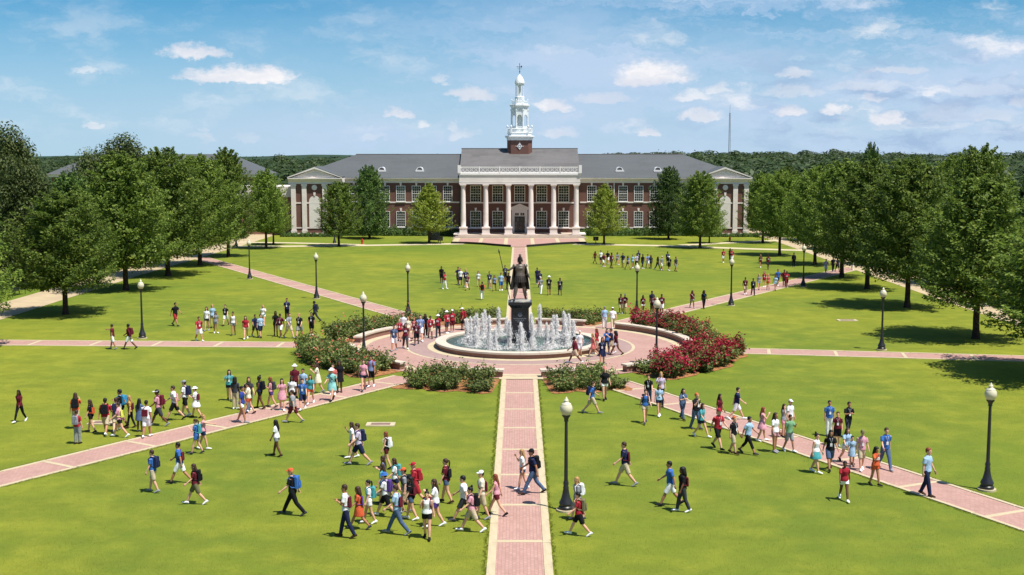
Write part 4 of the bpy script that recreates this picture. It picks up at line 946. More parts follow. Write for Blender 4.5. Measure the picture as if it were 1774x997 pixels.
for nm, a0, a1, r0, r1, fl, nb in BEDS:
    g = random.Random(len(nm) * 7 + nb); pts = []; tries = 0
    while len(pts) < nb and tries < 5000:
        tries += 1; a = g.uniform(a0 + 2.5, a1 - 2.5); r = g.uniform(r0 + .75, r1 - .55); p = (PC[0] + r * math.cos(R(a)), PC[1] + r * math.sin(R(a)))
        if all(math.dist(p, q) > (1.15 if nb > 12 else 1.05) for q in pts) and all(math.dist(p, l_) > .5 for l_ in ((8.3, 74), (-9.8, 77), (-8.85, 97.8), (9.4, 97.9))): pts.append(p)
    for i, p in enumerate(pts):
        s = g.uniform(.85, 1.2) * (1.0 if fl != 'pale' else .92)
        b = empty('rose_bush', (*p, .04), g.uniform(0, 6.28), label=BL[fl] % nm, category='bush', group='rose bushes of the %s bed' % nm); v = BUSH[g.randrange(4)]
        put('foliage', v['leaf'], b, None, 0.0, (s, s, s * g.uniform(.95, 1.15))); f_ = fl if not (fl == 'crimson' and g.random() < .2) else 'coral'; put('blossom', v[f_], b, None, 0.0, (s, s, s * 1.06))
SH = {}
for i in range(3):
    g = np.random.default_rng(80 + i); n = 900; v = g.normal(0, 1, (n, 3)); v /= np.linalg.norm(v, axis=1, keepdims=True); v[:, 2] = np.abs(v[:, 2]); P = v * (g.uniform(.6, 1.05, n) * (1 + .12 * np.sin(v[:, 0] * 7 + i)))[:, None] * np.array([1, 1, 1.0]); nn = v + g.normal(0, .4, (n, 3)); nn /= np.linalg.norm(nn, axis=1, keepdims=True)
    V, Fq = leaf_quads(P, nn, g.uniform(.14, .26, n), g, .6); SH[i] = np_mesh('foliage', V, Fq, ['leaf_dark'])
g = random.Random(11); k = 0
for s in (-1, 1):
    x = 10.2; kk = -1
    while x < 27.5:
        h = g.uniform(1.0, 1.7) if x > 11 else 1.0
        b = put('shrub', SH[g.randrange(3)], None, (HX + s * x, 195.4 - g.random() * .4, 0), g.random() * 6, (g.uniform(.9, 1.2), g.uniform(.8, 1.0), h)); kk = kk + 1; tag(b, 'rounded evergreen shrub, %s outward from the portico along the %s wing' % (NTH[min(kk, 13)], 'west' if s < 0 else 'east'), 'shrub', 'foundation shrubs of the hall'); x += g.uniform(1.0, 1.5)
    x = 28.3; kk = -1
    while x < 37.5:
        b = put('shrub', SH[g.randrange(3)], None, (HX + s * x, 192.3, 0), g.random() * 6, (.62, .55, g.uniform(.62, .8))); kk = kk + 1; tag(b, 'low clipped shrub, %s outward in the hedge before the %s pavilion' % (NTH[kk], 'west' if s < 0 else 'east'), 'shrub', 'clipped shrubs before the pavilions'); x += .95

# ---------------------------------------------------------------- lamp posts
pm = MB(); pm.lathe([(.34, 0), (.34, .07)], 20); PAD = pm.mesh('footing', 'concrete')
pm = MB(); pm.lathe([(.26, .07), (.26, .16), (.225, .20), (.225, .25), (.25, .28), (.23, .34), (.17, .46), (.13, .62), (.10, .80), (.105, .86), (.085, .90), (.10, 1.02), (.075, 1.10)], 18); BASE = pm.mesh('base', 'black_iron', True)
pm = MB(); pm.lathe([(.07, 1.05), (.063, 2.0), (.054, 3.22), (.085, 3.25), (.07, 3.30), (.10, 3.38), (.15, 3.44), (.155, 3.47)], 14); POLE = pm.mesh('pole', 'black_iron', True)
pm = MB(); pm.lathe([(.12, 3.471), (.17, 3.52), (.215, 3.62), (.225, 3.70), (.205, 3.80), (.165, 3.86)], 18); GLOBE = pm.mesh('globe', 'globe', True)
pm = MB(); pm.lathe([(.175, 3.861), (.16, 3.89), (.09, 3.93), (.075, 3.97), (.09, 4.0), (.05, 4.05), (.035, 4.09), (.01, 4.13)], 14); CAP = pm.mesh('finial', 'globe', True)
LAMPS = [(1.62, 43.0, 'nearest lamp post, beside the front brick path'), (17.67, 45.8, 'lamp post near the south-east diagonal walk, alone on the lawn'), (23.6, 79.7, 'lamp post above the east cross path'), (-26.1, 84.6, 'lamp post above the west cross path'),
         (8.3, 74.0, 'lamp post among the crimson roses at the plaza edge'), (-9.8, 77.0, 'lamp post among the coral roses at the plaza edge'), (-17.9, 108.5, 'lamp post beside the north-west diagonal, nearer the plaza'), (-8.85, 97.8, 'lamp post behind the north-west rose bed'),
         (9.4, 97.9, 'lamp post behind the north-east rose bed'), (17.9, 103.6, 'lamp post beside the north-east diagonal, nearer the plaza'), (27.5, 118.9, 'lamp post on the north-east diagonal near the trees'), (-27.6, 126, 'lamp post on the north-west diagonal near the trees'),
         (-39.2, 171, 'distant lamp post at the far end of the west walk'), (-26.5, 177.5, 'distant lamp post before the west pavilion of the hall')]
for x, y, lb in LAMPS:
    l_ = empty('street_lamp', (x, y, 0.0), label='black ' + lb, category='lamp', group='black lamp posts with pale globes')
    put('footing', PAD, l_); put('base', BASE, l_); put('pole', POLE, l_); gl = put('globe', GLOBE, l_); put('finial', CAP, gl)
# ---------------------------------------------------------------- small things on the lawn
def grate(x, y, w, d, lb):
    e = empty('drain_grate', (x, y, 0), label=lb, category='drain'); m = MB()
    m.box(-w / 2, w / 2, -d / 2, -d / 2 + .14, 0, .05); m.box(-w / 2, w / 2, d / 2 - .14, d / 2, 0, .05); m.box(-w / 2, -w / 2 + .22, -d / 2 + .14, d / 2 - .14, 0, .05); m.box(w / 2 - .22, w / 2, -d / 2 + .14, d / 2 - .14, 0, .05); m.build('rim', 'concrete', e)
    n = 16; m = MB()
    for i in range(n): x0 = -w / 2 + .23 + (w - .46) * i / n; m.box(x0, x0 + (w - .46) / n * .7, -d / 2 + .15, d / 2 - .15, 0, .04)
    m.build('grating', 'grate', e)
grate(-6.55, 57.1, 1.35, .75, 'drain grate in pale concrete rim on the near lawn'); grate(25.2, 94.2, 1.5, .8, 'drain grate in pale rim on the lawn by the east trees'); grate(-19.8, 57.4, 1.2, .75, 'pale drain slab under the crowd on the west lawn')
for x, y, lb in ((-22.3, 175.8, 'small red fire hydrant beside the hall walk west of the terrace'), (31.0, 181.0, 'small red fire hydrant beside the upper walk to the east')):
    e = empty('fire_hydrant', (x, y, 0.02), label=lb, category='hydrant'); m = MB(); m.lathe([(.16, 0), (.16, .06), (.11, .08), (.11, .52), (.15, .54), (.15, .60)], 12); m.build('barrel', 'hydrant_red', e); m = MB(); m.lathe([(.13, .601), (.11, .70), (.05, .76), (.03, .82)], 12); m.build('bonnet', 'hydrant_red', e)
    m = MB(); m.tube([(-.20, 0, .42), (.20, 0, .42)], .055, 8); m.tube([(0, 0, .40), (0, -.19, .40)], .065, 8); m.build('nozzle', 'hydrant_red', e)
for x, y, lb in ((-11.2, 176.6, 'black litter bin on a post beside the west walkway to the terrace'), (11.1, 177.0, 'black litter bin on a post beside the east walkway to the terrace')):
    e = empty('litter_bin', (x, y, 0.02), label=lb, category='litter bin'); m = MB(); m.lathe([(.14, 0), (.14, .03), (.05, .05), (.05, .5)], 10); m.build('post', 'black_iron', e)
    for s_ in (-.2, .2): m = MB(); m.lathe([(.13, .45), (.19, .50), (.20, 1.0), (.21, 1.02)], 12, (s_, 0)); m.build('bucket', 'black_iron', e)
def bench(x, y, rz, lb):
    e = empty('park_bench', (x, y, 0), rz, label=lb, category='bench', group='black benches along the walks')
    for i in range(5): m = MB(); m.box(-.9, .9, -.24 + i * .10, -.16 + i * .10, .42, .455); m.build('seat_slat', 'black_iron', e)
    for i in range(4): m = MB(); m.box(-.9, .9, .27 + i * .02, .30 + i * .02, .52 + i * .11, .60 + i * .11); m.build('back_slat', 'black_iron', e)
    for s_ in (-1, 1):
        m = MB(); q = s_ * .86; m.tube([(q, -.24, 0), (q, -.24, .64), (q, .20, .66), (q, .30, .95)], .03, 6); m.tube([(q, .36, 0), (q, .28, .44), (q, -.24, .41)], .03, 6); m.build('leg', 'black_iron', e)
bench(-45.6, 111.5, R(82), 'black bench beside the near west walk, under shady trees'); bench(-44.9, 121.0, R(82), 'black bench farther along the west walk'); bench(-45.3, 150, R(85), 'black bench far along the west walk under trees')
# arched dark sign with emblem west of the terrace
e = empty('notice_sign', (-12.35, 180.6, 0), R(4), label='dark arched sign with pale emblem behind the young west tree', category='sign')
pl_ = [(-.85, .25), (.85, .25), (.85, 1.7)] + [(.85 * math.cos(PI * j / 10), 1.7 + .55 * math.sin(PI * j / 10)) for j in range(1, 10)] + [(-.85, 1.7)]
m = MB(); m.prism(pl_, 'y', -.06, .06); m.build('panel', 'granite', e)
m = MB(); m.prism([(.14 * math.cos(2 * PI * j / 14), 1.92 + .14 * math.sin(2 * PI * j / 14)) for j in range(14)], 'y', -.075, -.061); m.box(-.42, .42, -.074, -.061, 1.40, 1.46)
for s_ in (-1, 1): m.prism([(s_ * .40, 1.66), (s_ * .34, 1.72), (0, 1.60), (0, 1.52)][::s_], 'y', -.074, -.061); m.prism([(s_ * .30, 1.10), (s_ * .24, 1.08), (0, 1.30), (0, 1.38)][::s_], 'y', -.074, -.061)
m.build('emblem', 'engraving', e)
for s_ in (-.6, .6): m = MB(); m.box(s_ - .06, s_ + .06, -.05, .05, 0, .249); m.build('leg', 'black_iron', e)

# ---------------------------------------------------------------- grass: fine blades on the near lawn and ragged tufts along the paving
def grass(name, P, hgt, g):
    n = len(P); a = g.random(n) * 6.283; w = g.uniform(.003, .008, n); h = hgt * g.uniform(.5, 1.2, n); ln = g.normal(0, .5, (n, 2)) * h[:, None]
    d = np.stack([np.cos(a), np.sin(a), np.zeros(n)], 1) * w[:, None]; B = np.concatenate([P, np.zeros((n, 1))], 1)
    T = B + np.concatenate([ln, h[:, None]], 1); V = np.stack([B - d, B + d, T], 1).reshape(-1, 3)
    tag(put(name, np_mesh(name, V, np.arange(3 * n).reshape(n, 3), ['leaf_grass'])), kind='stuff')
g = np.random.default_rng(90)
def clear_of_paths(P):
    k = np.abs(P[:, 0]) > 1.03
    for (x0, y0, x1, y1, hw) in ((-6.35, 69.6, -24.5, 40.6, 1.06), (5.2, 68.0, 21.5, 33.6, 1.13)):
        d = np.array([x1 - x0, y1 - y0]); d /= np.linalg.norm(d); r = P - (x0, y0); k &= np.abs(r[:, 0] * d[1] - r[:, 1] * d[0]) > hw
    return P[k]
yy = 34 + 36 * g.random(330000) ** 1.5; xx = (g.random(330000) * 2 - 1) * (yy * .43 + 1)
grass('grass', clear_of_paths(np.stack([xx, yy], 1)), .022, g)
E_ = []
for (x0, y0, x1, y1, hw, n) in ((-0.02, 69, -0.05, 34, 1.02, 16000), (-6.35, 69.6, -24.5, 40.6, 1.06, 16000), (5.2, 68.0, 21.5, 33.6, 1.12, 16000)):
    d = np.array([x1 - x0, y1 - y0]); L_ = np.linalg.norm(d); d /= L_; nn = np.array([-d[1], d[0]]); t_ = g.random(n) * L_; s_ = np.where(g.random(n) < .5, -1, 1); clump = .05 * np.sin(t_ * 5.1 + s_) + .04 * np.sin(t_ * 13.7)
    E_.append(np.array([x0, y0]) + d * t_[:, None] + nn * (s_ * (hw + .03 - np.maximum(clump, -.02) + np.abs(g.normal(0, .05, n))))[:, None])
grass('edge_grass', np.concatenate(E_), .055, g)
PEOPLE = """
-23.74 57.59 1.58 F W1 f long:maroon leggings:black long:black - d|person in maroon long-sleeved top and black leggings alone on the lawn
-26.56 79.75 1.64 L P1 m tee:maroon shorts:white short:brown - m|person in maroon T-shirt and white shorts pointing beside the brick cross path
-25.47 79.76 1.71 L W2 m long:maroon shorts:white short:black pack:maroon d|person in maroon long-sleeved top and white shorts stepping over the brick cross path
-20.56 56.15 1.66 B W1 f tee:orange shorts:khaki long:brown pack:black l|person in orange T-shirt and khaki shorts with black backpack in the lawn group
-19.44 53.18 1.48 B S1 c tee:red trousers:grey short:brown pack:grey l|person in red T-shirt and grey trousers with grey backpack in the lawn group
-19.60 55.39 1.50 L W1 f tee:black minis:black long:brown sling:orange l|person in black T-shirt and black short shorts in the lawn group
-18.80 54.99 1.70 B W2 m tee:red shorts:khaki short:black pack:black m|person in red T-shirt and khaki shorts with black backpack in the lawn group
-18.49 55.55 1.60 B W1 m tee:grey shorts:khaki short:brown pack:navy l|person in grey T-shirt and khaki shorts with navy backpack in the lawn group
-18.62 56.66 1.74 L W3 m tee:black shorts:black short:black pack:turquoise m|person in black T-shirt and black shorts with turquoise backpack in the lawn group
-17.98 54.47 1.62 L W1 f tee:pink minis:black bun:brown sling:yellow l|person in pink T-shirt and black short shorts in the lawn group
-18.08 56.33 1.50 L W2 f tee:mustard leggings:black long:blond sling:maroon l|person in mustard T-shirt and black leggings in the lawn group
-17.43 55.60 1.51 B S1 f dress:denim none:- long:black - d|person in blue denim dress in the lawn group
-16.76 54.42 1.66 B W1 m tee:white shorts:white short:black sling:maroon m|person in white T-shirt and white shorts in the lawn group
-16.90 56.80 1.75 L W1 m tee:pink shorts:charcoal visor:white pack:maroon d|person in pink T-shirt and charcoal shorts with white visor in the lawn group
-16.50 58.02 1.71 L W2 m tee:white shorts:black short:brown sling:pink l|person in white T-shirt and black shorts in the lawn group
-16.29 59.14 1.70 L W1 m tee:white shorts:black cap:grey pack:navy l|person in white T-shirt and black shorts with grey cap in the lawn group
-15.63 58.62 1.50 L W3 f tee:white skirt:white bucket:white sling:maroon l|person in white T-shirt and white skirt with white hat in the lawn group
-13.72 51.33 1.50 L W4 f tee:blue minis:blue pony:brown pack:teal l|person in blue T-shirt and blue short shorts on the brick diagonal
-13.63 52.12 1.50 R P1 f tank:pink minis:navy bun:blond - l|person in pink tank top and navy short shorts pointing on the brick diagonal
-13.80 45.33 1.60 L W1 m tee:blue shorts:khaki short:brown pack:navy l|person in blue T-shirt and khaki shorts with navy backpack on the near lawn
-13.14 46.61 1.64 L W2 m tee:blue shorts:white short:black sling:maroon m|leftmost person in blue T-shirt and white shorts on the near lawn
-11.79 43.74 1.52 L W1 f tee:maroon shorts:olive long:brown pack:black l|person in maroon T-shirt and olive shorts with black backpack on the near lawn
-10.24 50.92 1.54 L W2 f tee:white minis:grey long:black - d|person in white T-shirt and grey short shorts on the near lawn
-8.01 42.39 1.70 L W1 m tee:black trousers:black cap:orange pack:blue l|person in black T-shirt and black trousers with orange cap on the near lawn
-7.01 50.67 1.50 L W2 f tee:white minis:navy long:brown - l|person in white T-shirt and navy short shorts walking just ahead of the crowd
-6.59 49.49 1.76 L W1 m tee:lavender shorts:navy short:brown pack:navy l|person in lavender T-shirt and navy shorts walking just ahead of the crowd
-5.40 48.88 1.50 L W1 f tank:black minis:maroon long:auburn pack:white l|person in black tank top and maroon short shorts in the near crowd
-5.08 44.88 1.50 L W3 f tee:periwinkle shorts:grey long:brown - l|person in soft blue T-shirt and grey shorts in the near crowd
-4.60 44.46 1.56 L W1 f tee:white minis:navy long:brown pack:teal l|person in white T-shirt and navy short shorts in the near crowd
-4.97 43.66 1.50 L W2 f tee:teal shorts:charcoal long:brown - l|person in teal T-shirt and charcoal shorts in the near crowd
-4.72 42.21 1.60 L W1 m tee:white shorts:black bucket:blue pack:purple l|person in white T-shirt and black shorts with blue hat in the near crowd
-4.09 42.67 1.60 L W2 m tee:grey shorts:khaki cap:orange pack:black l|person in grey T-shirt and khaki shorts with orange cap in the near crowd
-3.81 43.67 1.60 L W1 m tee:red shorts:red cap:red pack:red l|person in red T-shirt and red shorts with red cap in the near crowd
-3.80 41.86 1.50 L W2 f tee:black minis:denim long:black sling:maroon l|person in black T-shirt and blue denim short shorts in the near crowd
-5.78 39.83 1.78 L W3 m tee:white trousers:navy short:brown sling:maroon m|person in white T-shirt and navy trousers in the near crowd
-5.47 40.75 1.50 L W1 f dress:orange none:- curly:brown sling:purple m|person in orange dress with purple shoulder bag in the near crowd
-5.21 41.40 1.51 L W2 f tee:white minis:white pony:black pack:teal l|person in white T-shirt and white short shorts in the near crowd
-4.12 40.19 1.71 L W1 m tee:lightblue trousers:denim short:brown sling:maroon l|person in light blue T-shirt and blue denim trousers in the near crowd
-3.09 39.71 1.59 F W2 f tank:white minis:black bun:black pack:maroon l|person in white tank top and black short shorts in the near crowd
-2.90 40.98 1.66 L W4 f tee:white minis:purple long:brown - l|person in white T-shirt and purple short shorts in the near crowd
-2.70 43.97 1.61 L W1 f tee:maroon minis:denim pony:brown sling:black l|person in maroon T-shirt and blue denim short shorts in the near crowd
-1.94 41.69 1.64 L W2 m tee:white shorts:charcoal short:black - l|person in white T-shirt and charcoal shorts beside the central path
-1.64 40.48 1.57 L W1 f tee:pink shorts:khaki bun:black pack:black l|person in pink T-shirt and khaki shorts with black backpack beside the central path
-1.34 41.92 1.70 L W2 m tee:cream shorts:khaki cap:white sling:maroon l|person in cream T-shirt and khaki shorts with white cap beside the central path
-0.84 42.37 1.51 L W1 f tank:pink minis:maroon long:auburn - l|person in pink tank top and maroon short shorts beside the central path
0.09 45.77 1.53 L W1 f tee:white minis:denim long:blond - l|person in white T-shirt and blue denim short shorts on the central path
0.47 45.12 1.76 L W2 m tee:navy trousers:denim cap:black pack:black m|person in navy T-shirt and blue denim trousers with black cap on the central path
1.97 41.82 1.51 L W2 f tee:grey shorts:grey long:blond pack:white l|person in grey T-shirt and grey shorts beside the nearest lamp post
1.95 40.08 1.50 L W1 c tee:red shorts:black short:black pack:olive l|person in red T-shirt and black shorts beside the nearest lamp post
3.53 59.70 1.60 R W1 m tee:blue shorts:khaki short:brown pack:navy l|person in blue T-shirt and khaki shorts near the front rose hedge
4.40 63.06 1.68 F W2 f tee:black minis:white bun:pink - l|person in black T-shirt and white short shorts near the front rose hedge
6.52 61.65 1.61 F W1 m tee:black trousers:denim short:brown badge:white l|person in black T-shirt and blue denim trousers near the front rose hedge
7.12 61.45 1.74 F W2 f tee:lavender trousers:black long:blond - l|person in lavender T-shirt and black trousers near the front rose hedge
5.93 57.49 1.65 F W1 f tank:blue minis:khaki pony:brown pack:navy l|person in blue tank top and khaki short shorts near the front rose hedge
6.76 59.07 1.55 F W2 f tee:lightblue minis:navy long:brown badge:white l|person in light blue T-shirt and navy short shorts near the front rose hedge
4.02 46.36 1.73 L W1 m tee:navy shorts:khaki short:brown sling:maroon l|person in navy T-shirt and khaki shorts on the near lawn
5.42 43.61 1.68 L W2 m tee:blue shorts:white short:black - m|rightmost person in blue T-shirt and white shorts on the near lawn
5.76 42.86 1.60 L W1 m tee:black trousers:charcoal curly:black sling:maroon d|person in black T-shirt and charcoal trousers on the near lawn
7.80 58.28 1.50 FR W3 f tee:denim trousers:denim long:black sling:white l|person in blue denim T-shirt and blue denim trousers on the east diagonal
8.14 56.26 1.67 FR W1 m tee:black trousers:denim short:orange badge:white l|person in black T-shirt and blue denim trousers on the east diagonal
8.17 54.61 1.58 FR W2 f tee:teal minis:navy long:brown - l|person in teal T-shirt and navy short shorts on the east diagonal
9.26 56.47 1.58 FR W1 f tee:maroon minis:white long:black - m|person in maroon T-shirt and white short shorts on the east diagonal
8.53 52.34 1.80 FR W1 m tee:red shorts:black cap:red badge:white l|person in red T-shirt and black shorts with red cap on the east diagonal
10.39 58.29 1.60 R W2 m tee:navy shorts:white short:black badge:white l|person in navy T-shirt and white shorts on the east diagonal
9.05 51.46 1.60 FR W2 m tee:black shorts:khaki short:orange badge:white l|person in black T-shirt and khaki shorts on the east diagonal
9.67 51.47 1.64 FR W1 m tee:lightblue capri:black short:black - m|person in light blue T-shirt and black cropped trousers on the east diagonal
10.73 53.82 1.50 R W2 f tank:pink skirt:pink long:auburn - l|person in pink tank top and pink skirt on the east diagonal
10.88 51.79 1.68 FR S1 f tee:white minis:pink long:brown - m|person in white T-shirt and pink short shorts on the east diagonal
11.83 54.53 1.50 FR H1 f tee:grey minis:pink long:brown - l|person in grey T-shirt and pink short shorts on the east diagonal
11.50 51.85 1.60 FR W4 m tee:green shorts:grey short:black - m|person in green T-shirt and grey shorts on the east diagonal
12.23 55.03 1.60 FR S1 m tee:white shorts:khaki cap:white - l|person in white T-shirt and khaki shorts with white cap on the east diagonal
13.95 54.84 1.60 F S1 m tee:blue trousers:white short:black badge:white m|person in blue T-shirt and white trousers at the east diagonal
14.76 54.64 1.60 F W3 m tee:black trousers:charcoal short:black badge:white m|person in black T-shirt and charcoal trousers at the east diagonal
13.82 52.86 1.50 F S1 c tee:maroon shorts:black short:brown badge:white l|person in maroon T-shirt and black shorts at the east diagonal
12.48 48.81 1.66 F W1 f tee:black shorts:denim long:black badge:white m|person in black T-shirt and blue denim shorts at the east diagonal
11.79 48.34 1.58 FR W2 f tank:white skirt:teal bun:black - l|person in white tank top and teal skirt at the east diagonal
13.44 49.94 1.50 F W2 f tee:lightblue minis:white long:brown - l|person in light blue T-shirt and white short shorts at the east diagonal
13.50 49.30 1.25 F S1 c dress:lightblue none:- short:black - l|person in light blue dress at the east diagonal
13.73 48.72 1.63 F W1 m tee:pink shorts:khaki cap:olive badge:white l|person in pink T-shirt and khaki shorts with olive cap at the east diagonal
14.72 48.89 1.75 F W2 m tee:blue trousers:denim short:brown badge:white l|person in blue T-shirt and blue denim trousers at the east diagonal
13.60 46.39 1.50 FR W1 f tee:orange minis:orange curly:black print:white m|person in orange T-shirt and orange short shorts at the east diagonal
11.89 44.39 1.50 F W2 f tee:red minis:white short:black - d|person in red T-shirt and white short shorts at the east diagonal
15.10 44.96 1.80 FR W2 m tee:lightblue trousers:navy short:auburn - l|person in light blue T-shirt and navy trousers at the east diagonal
-25.55 90.91 1.78 FR W1 m tee:black shorts:red short:black - m|person in black T-shirt and red shorts by the west cross path
-21.86 83.43 1.71 FR W2 m tee:red shorts:white short:brown badge:white m|person in red T-shirt and white shorts by the west cross path
-22.55 88.31 1.73 F W1 f tee:white minis:charcoal long:black badge:white l|person in white T-shirt and charcoal short shorts by the west cross path
-22.54 89.96 1.72 F S1 f tee:lightblue minis:grey long:blond - l|person in light blue T-shirt and grey short shorts by the west cross path
-21.62 87.17 1.55 FR W2 f tee:grey minis:grey long:black - m|person in grey T-shirt and grey short shorts by the west cross path
-21.86 91.18 1.60 F W1 m tee:black shorts:white short:brown badge:white l|person in black T-shirt and white shorts by the west cross path
-20.14 86.14 1.61 F W2 f tank:white minis:grey bun:black - m|person in white tank top and grey short shorts by the west cross path
-18.87 84.35 1.65 F W1 f tee:red minis:khaki long:brown - l|person in red T-shirt and khaki short shorts by the west cross path
-18.45 85.42 1.60 FR W2 m tee:navy shorts:charcoal short:black - m|person in navy T-shirt and charcoal shorts by the west cross path
-17.99 84.99 1.60 FR W1 m tee:lightblue shorts:navy short:black badge:white l|person in light blue T-shirt and navy shorts by the west cross path
-19.09 91.35 1.51 F W4 f tee:white minis:white long:blond - l|person in white T-shirt and white short shorts by the west cross path
-17.08 85.81 1.74 F W1 f tee:black minis:black long:black - d|person in black T-shirt and black short shorts by the west cross path
-16.66 85.34 1.67 F W2 m tee:maroon shorts:white short:black badge:white d|person in maroon T-shirt and white shorts by the west cross path
-17.79 93.90 1.71 F S1 m tee:navy trousers:black short:black badge:white m|person in navy T-shirt and black trousers by the west cross path
-15.95 84.72 1.81 FR W2 m tee:grey shorts:khaki short:brown badge:white l|person in grey T-shirt and khaki shorts by the west cross path
-15.24 84.86 1.76 F W1 m tee:black shorts:grey short:blond badge:white l|person in black T-shirt and grey shorts by the west cross path
-14.62 86.16 1.60 F S1 m tee:black shorts:black short:black badge:white m|person in black T-shirt and black shorts by the west cross path
-15.54 93.30 1.62 L W1 m tee:navy trousers:charcoal short:black pack:charcoal d|person in navy T-shirt and charcoal trousers by the west cross path
-14.99 62.82 1.59 F W1 f tee:teal minis:navy long:black badge:white l|person in teal T-shirt and navy short shorts on the west diagonal
-14.20 60.70 1.60 B S1 m tee:charcoal trousers:khaki curly:black - d|person in charcoal T-shirt and khaki trousers on the west diagonal
-13.16 57.47 1.74 R W2 f tee:royal minis:white pony:black - m|person in royal blue T-shirt and white short shorts on the west diagonal
-13.25 59.42 1.55 L W4 f tee:cream minis:orange bun:black - l|person in cream T-shirt and orange short shorts on the west diagonal
-13.42 60.24 1.74 F W1 f tee:charcoal trousers:denim long:brown - l|person in charcoal T-shirt and blue denim trousers on the west diagonal
-12.97 60.69 1.64 L W1 f tank:navy minis:black bun:black pack:black d|person in navy tank top and black short shorts on the west diagonal
-12.49 61.08 1.53 L W3 f tank:pink minis:purple long:auburn pack:charcoal l|person in pink tank top and purple short shorts on the west diagonal
-11.80 60.36 1.58 F W2 f dress:pink none:- long:black - l|person in pink dress on the west diagonal
-10.73 57.53 1.60 L W2 m tee:grey shorts:maroon short:brown - l|person in grey T-shirt and maroon shorts on the west diagonal
-11.38 60.82 1.62 F W1 f tee:white minis:black long:black - d|person in white T-shirt and black short shorts on the west diagonal
-10.81 60.54 1.60 F W1 m tee:blue shorts:navy short:black badge:white l|person in blue T-shirt and navy shorts on the west diagonal
-11.73 63.51 1.75 F S1 m tee:maroon shorts:maroon bucket:white - l|person in maroon T-shirt and maroon shorts with white hat on the west diagonal
-11.22 63.13 1.60 F W2 m tee:lightblue shorts:navy short:black badge:white m|person in light blue T-shirt and navy shorts on the west diagonal
-10.66 62.01 1.54 F W1 f tee:teal minis:orange long:brown - l|person in teal T-shirt and orange short shorts on the west diagonal
-10.77 64.94 1.62 L W4 f dress:cream none:- long:brown - l|person in cream dress on the west diagonal
-9.69 62.85 1.73 F W2 f dress:aqua none:- bucket:white sling:navy l|person in aqua dress with white hat on the west diagonal
-9.88 64.47 1.61 F S1 f tee:coral minis:khaki bun:brown - l|person in coral T-shirt and khaki short shorts on the west diagonal
-9.63 65.05 1.68 F S1 f dress:black none:- long:black - d|person in black dress on the west diagonal
-8.40 65.55 1.74 F W1 f tee:pink minis:navy short:brown - l|person in pink T-shirt and navy short shorts beside the west seat wall
-8.11 66.64 1.71 F W2 m tee:periwinkle shorts:black short:black pack:red m|person in soft blue T-shirt and black shorts beside the west seat wall
-8.09 79.05 1.75 F W1 m tee:denim shorts:white short:brown badge:white m|person in blue denim T-shirt and white shorts by the fountain basin
-8.15 83.27 1.50 F W2 f tee:red minis:black short:blond badge:white l|person in red T-shirt and black short shorts by the fountain basin
-7.45 80.00 1.72 F W2 f tee:maroon trousers:charcoal long:black print:white m|person in maroon T-shirt and charcoal trousers by the fountain basin
-8.03 84.78 1.71 F W1 m tee:white shorts:grey short:auburn badge:white l|person in white T-shirt and grey shorts by the fountain basin
-6.86 81.68 1.60 F W1 m tee:maroon shorts:black short:black badge:white d|person in maroon T-shirt and black shorts by the fountain basin
-6.74 83.34 1.85 F W2 m tee:periwinkle shorts:white short:black badge:white l|person in soft blue T-shirt and white shorts by the fountain basin
-6.55 85.34 1.59 F S1 f long:black trousers:black long:black - d|person in black long-sleeved top and black trousers by the fountain basin
-7.25 84.58 1.50 F W1 f tee:coral minis:white long:auburn badge:white l|person in coral T-shirt and white short shorts by the fountain basin
-7.64 84.07 1.54 F S1 f tee:cream minis:khaki long:blond - l|person in cream T-shirt and khaki short shorts by the fountain basin
-6.15 84.61 1.60 F W2 m tee:red shorts:khaki short:black badge:white d|person in red T-shirt and khaki shorts by the fountain basin
-5.63 84.97 1.60 F W1 m tee:red trousers:charcoal bucket:white print:white m|person in red T-shirt and charcoal trousers with white hat by the fountain basin
-5.15 87.00 1.60 FR S1 m tee:red shorts:charcoal bucket:white badge:white m|person in red T-shirt and charcoal shorts with white hat by the fountain basin
-4.79 87.65 1.60 F S1 m tee:red shorts:maroon cap:white print:white m|person in red T-shirt and maroon shorts with white cap by the fountain basin
-4.11 88.65 1.60 L S1 m tee:red shorts:black cap:white pack:red m|person in red T-shirt and black shorts with white cap by the fountain basin
3.38 74.25 1.68 L W1 m tee:maroon shorts:khaki short:black badge:white d|person in maroon T-shirt and khaki shorts on the plaza paving
3.81 76.99 1.60 F S1 m tee:white shorts:white short:white - l|person in white T-shirt and white shorts on the plaza paving
4.65 76.88 1.50 L W2 f tank:coral skirt:coral long:blond - l|person in coral tank top and coral skirt on the plaza paving
4.92 77.61 1.65 L W1 f tee:red minis:khaki long:auburn - l|person in red T-shirt and khaki short shorts on the plaza paving
4.99 73.62 1.74 F W1 f dress:navy none:- long:black badge:white m|person in navy dress on the plaza paving
5.62 78.55 1.57 F W2 f tee:blue trousers:navy long:brown - l|person in blue T-shirt and navy trousers on the plaza paving
5.87 77.96 1.60 L W4 m tee:navy shorts:khaki short:brown - l|person in navy T-shirt and khaki shorts on the plaza paving
6.13 77.39 1.60 L W2 f tee:maroon minis:white curly:black print:white d|person in maroon T-shirt and white short shorts on the plaza paving
6.25 89.56 1.60 B S1 m tee:lightblue trousers:white short:grey - l|person in light blue T-shirt and white trousers on the plaza paving
6.82 89.28 1.61 B W1 m tee:white trousers:khaki cap:white - l|person in white T-shirt and khaki trousers with white cap on the plaza paving
8.14 97.95 1.60 F W1 m tee:maroon shorts:khaki short:black badge:white d|person in maroon T-shirt and khaki shorts behind the red roses
8.50 98.48 1.60 F W2 m tee:maroon shorts:khaki cap:cream print:white m|person in maroon T-shirt and khaki shorts with cream cap behind the red roses
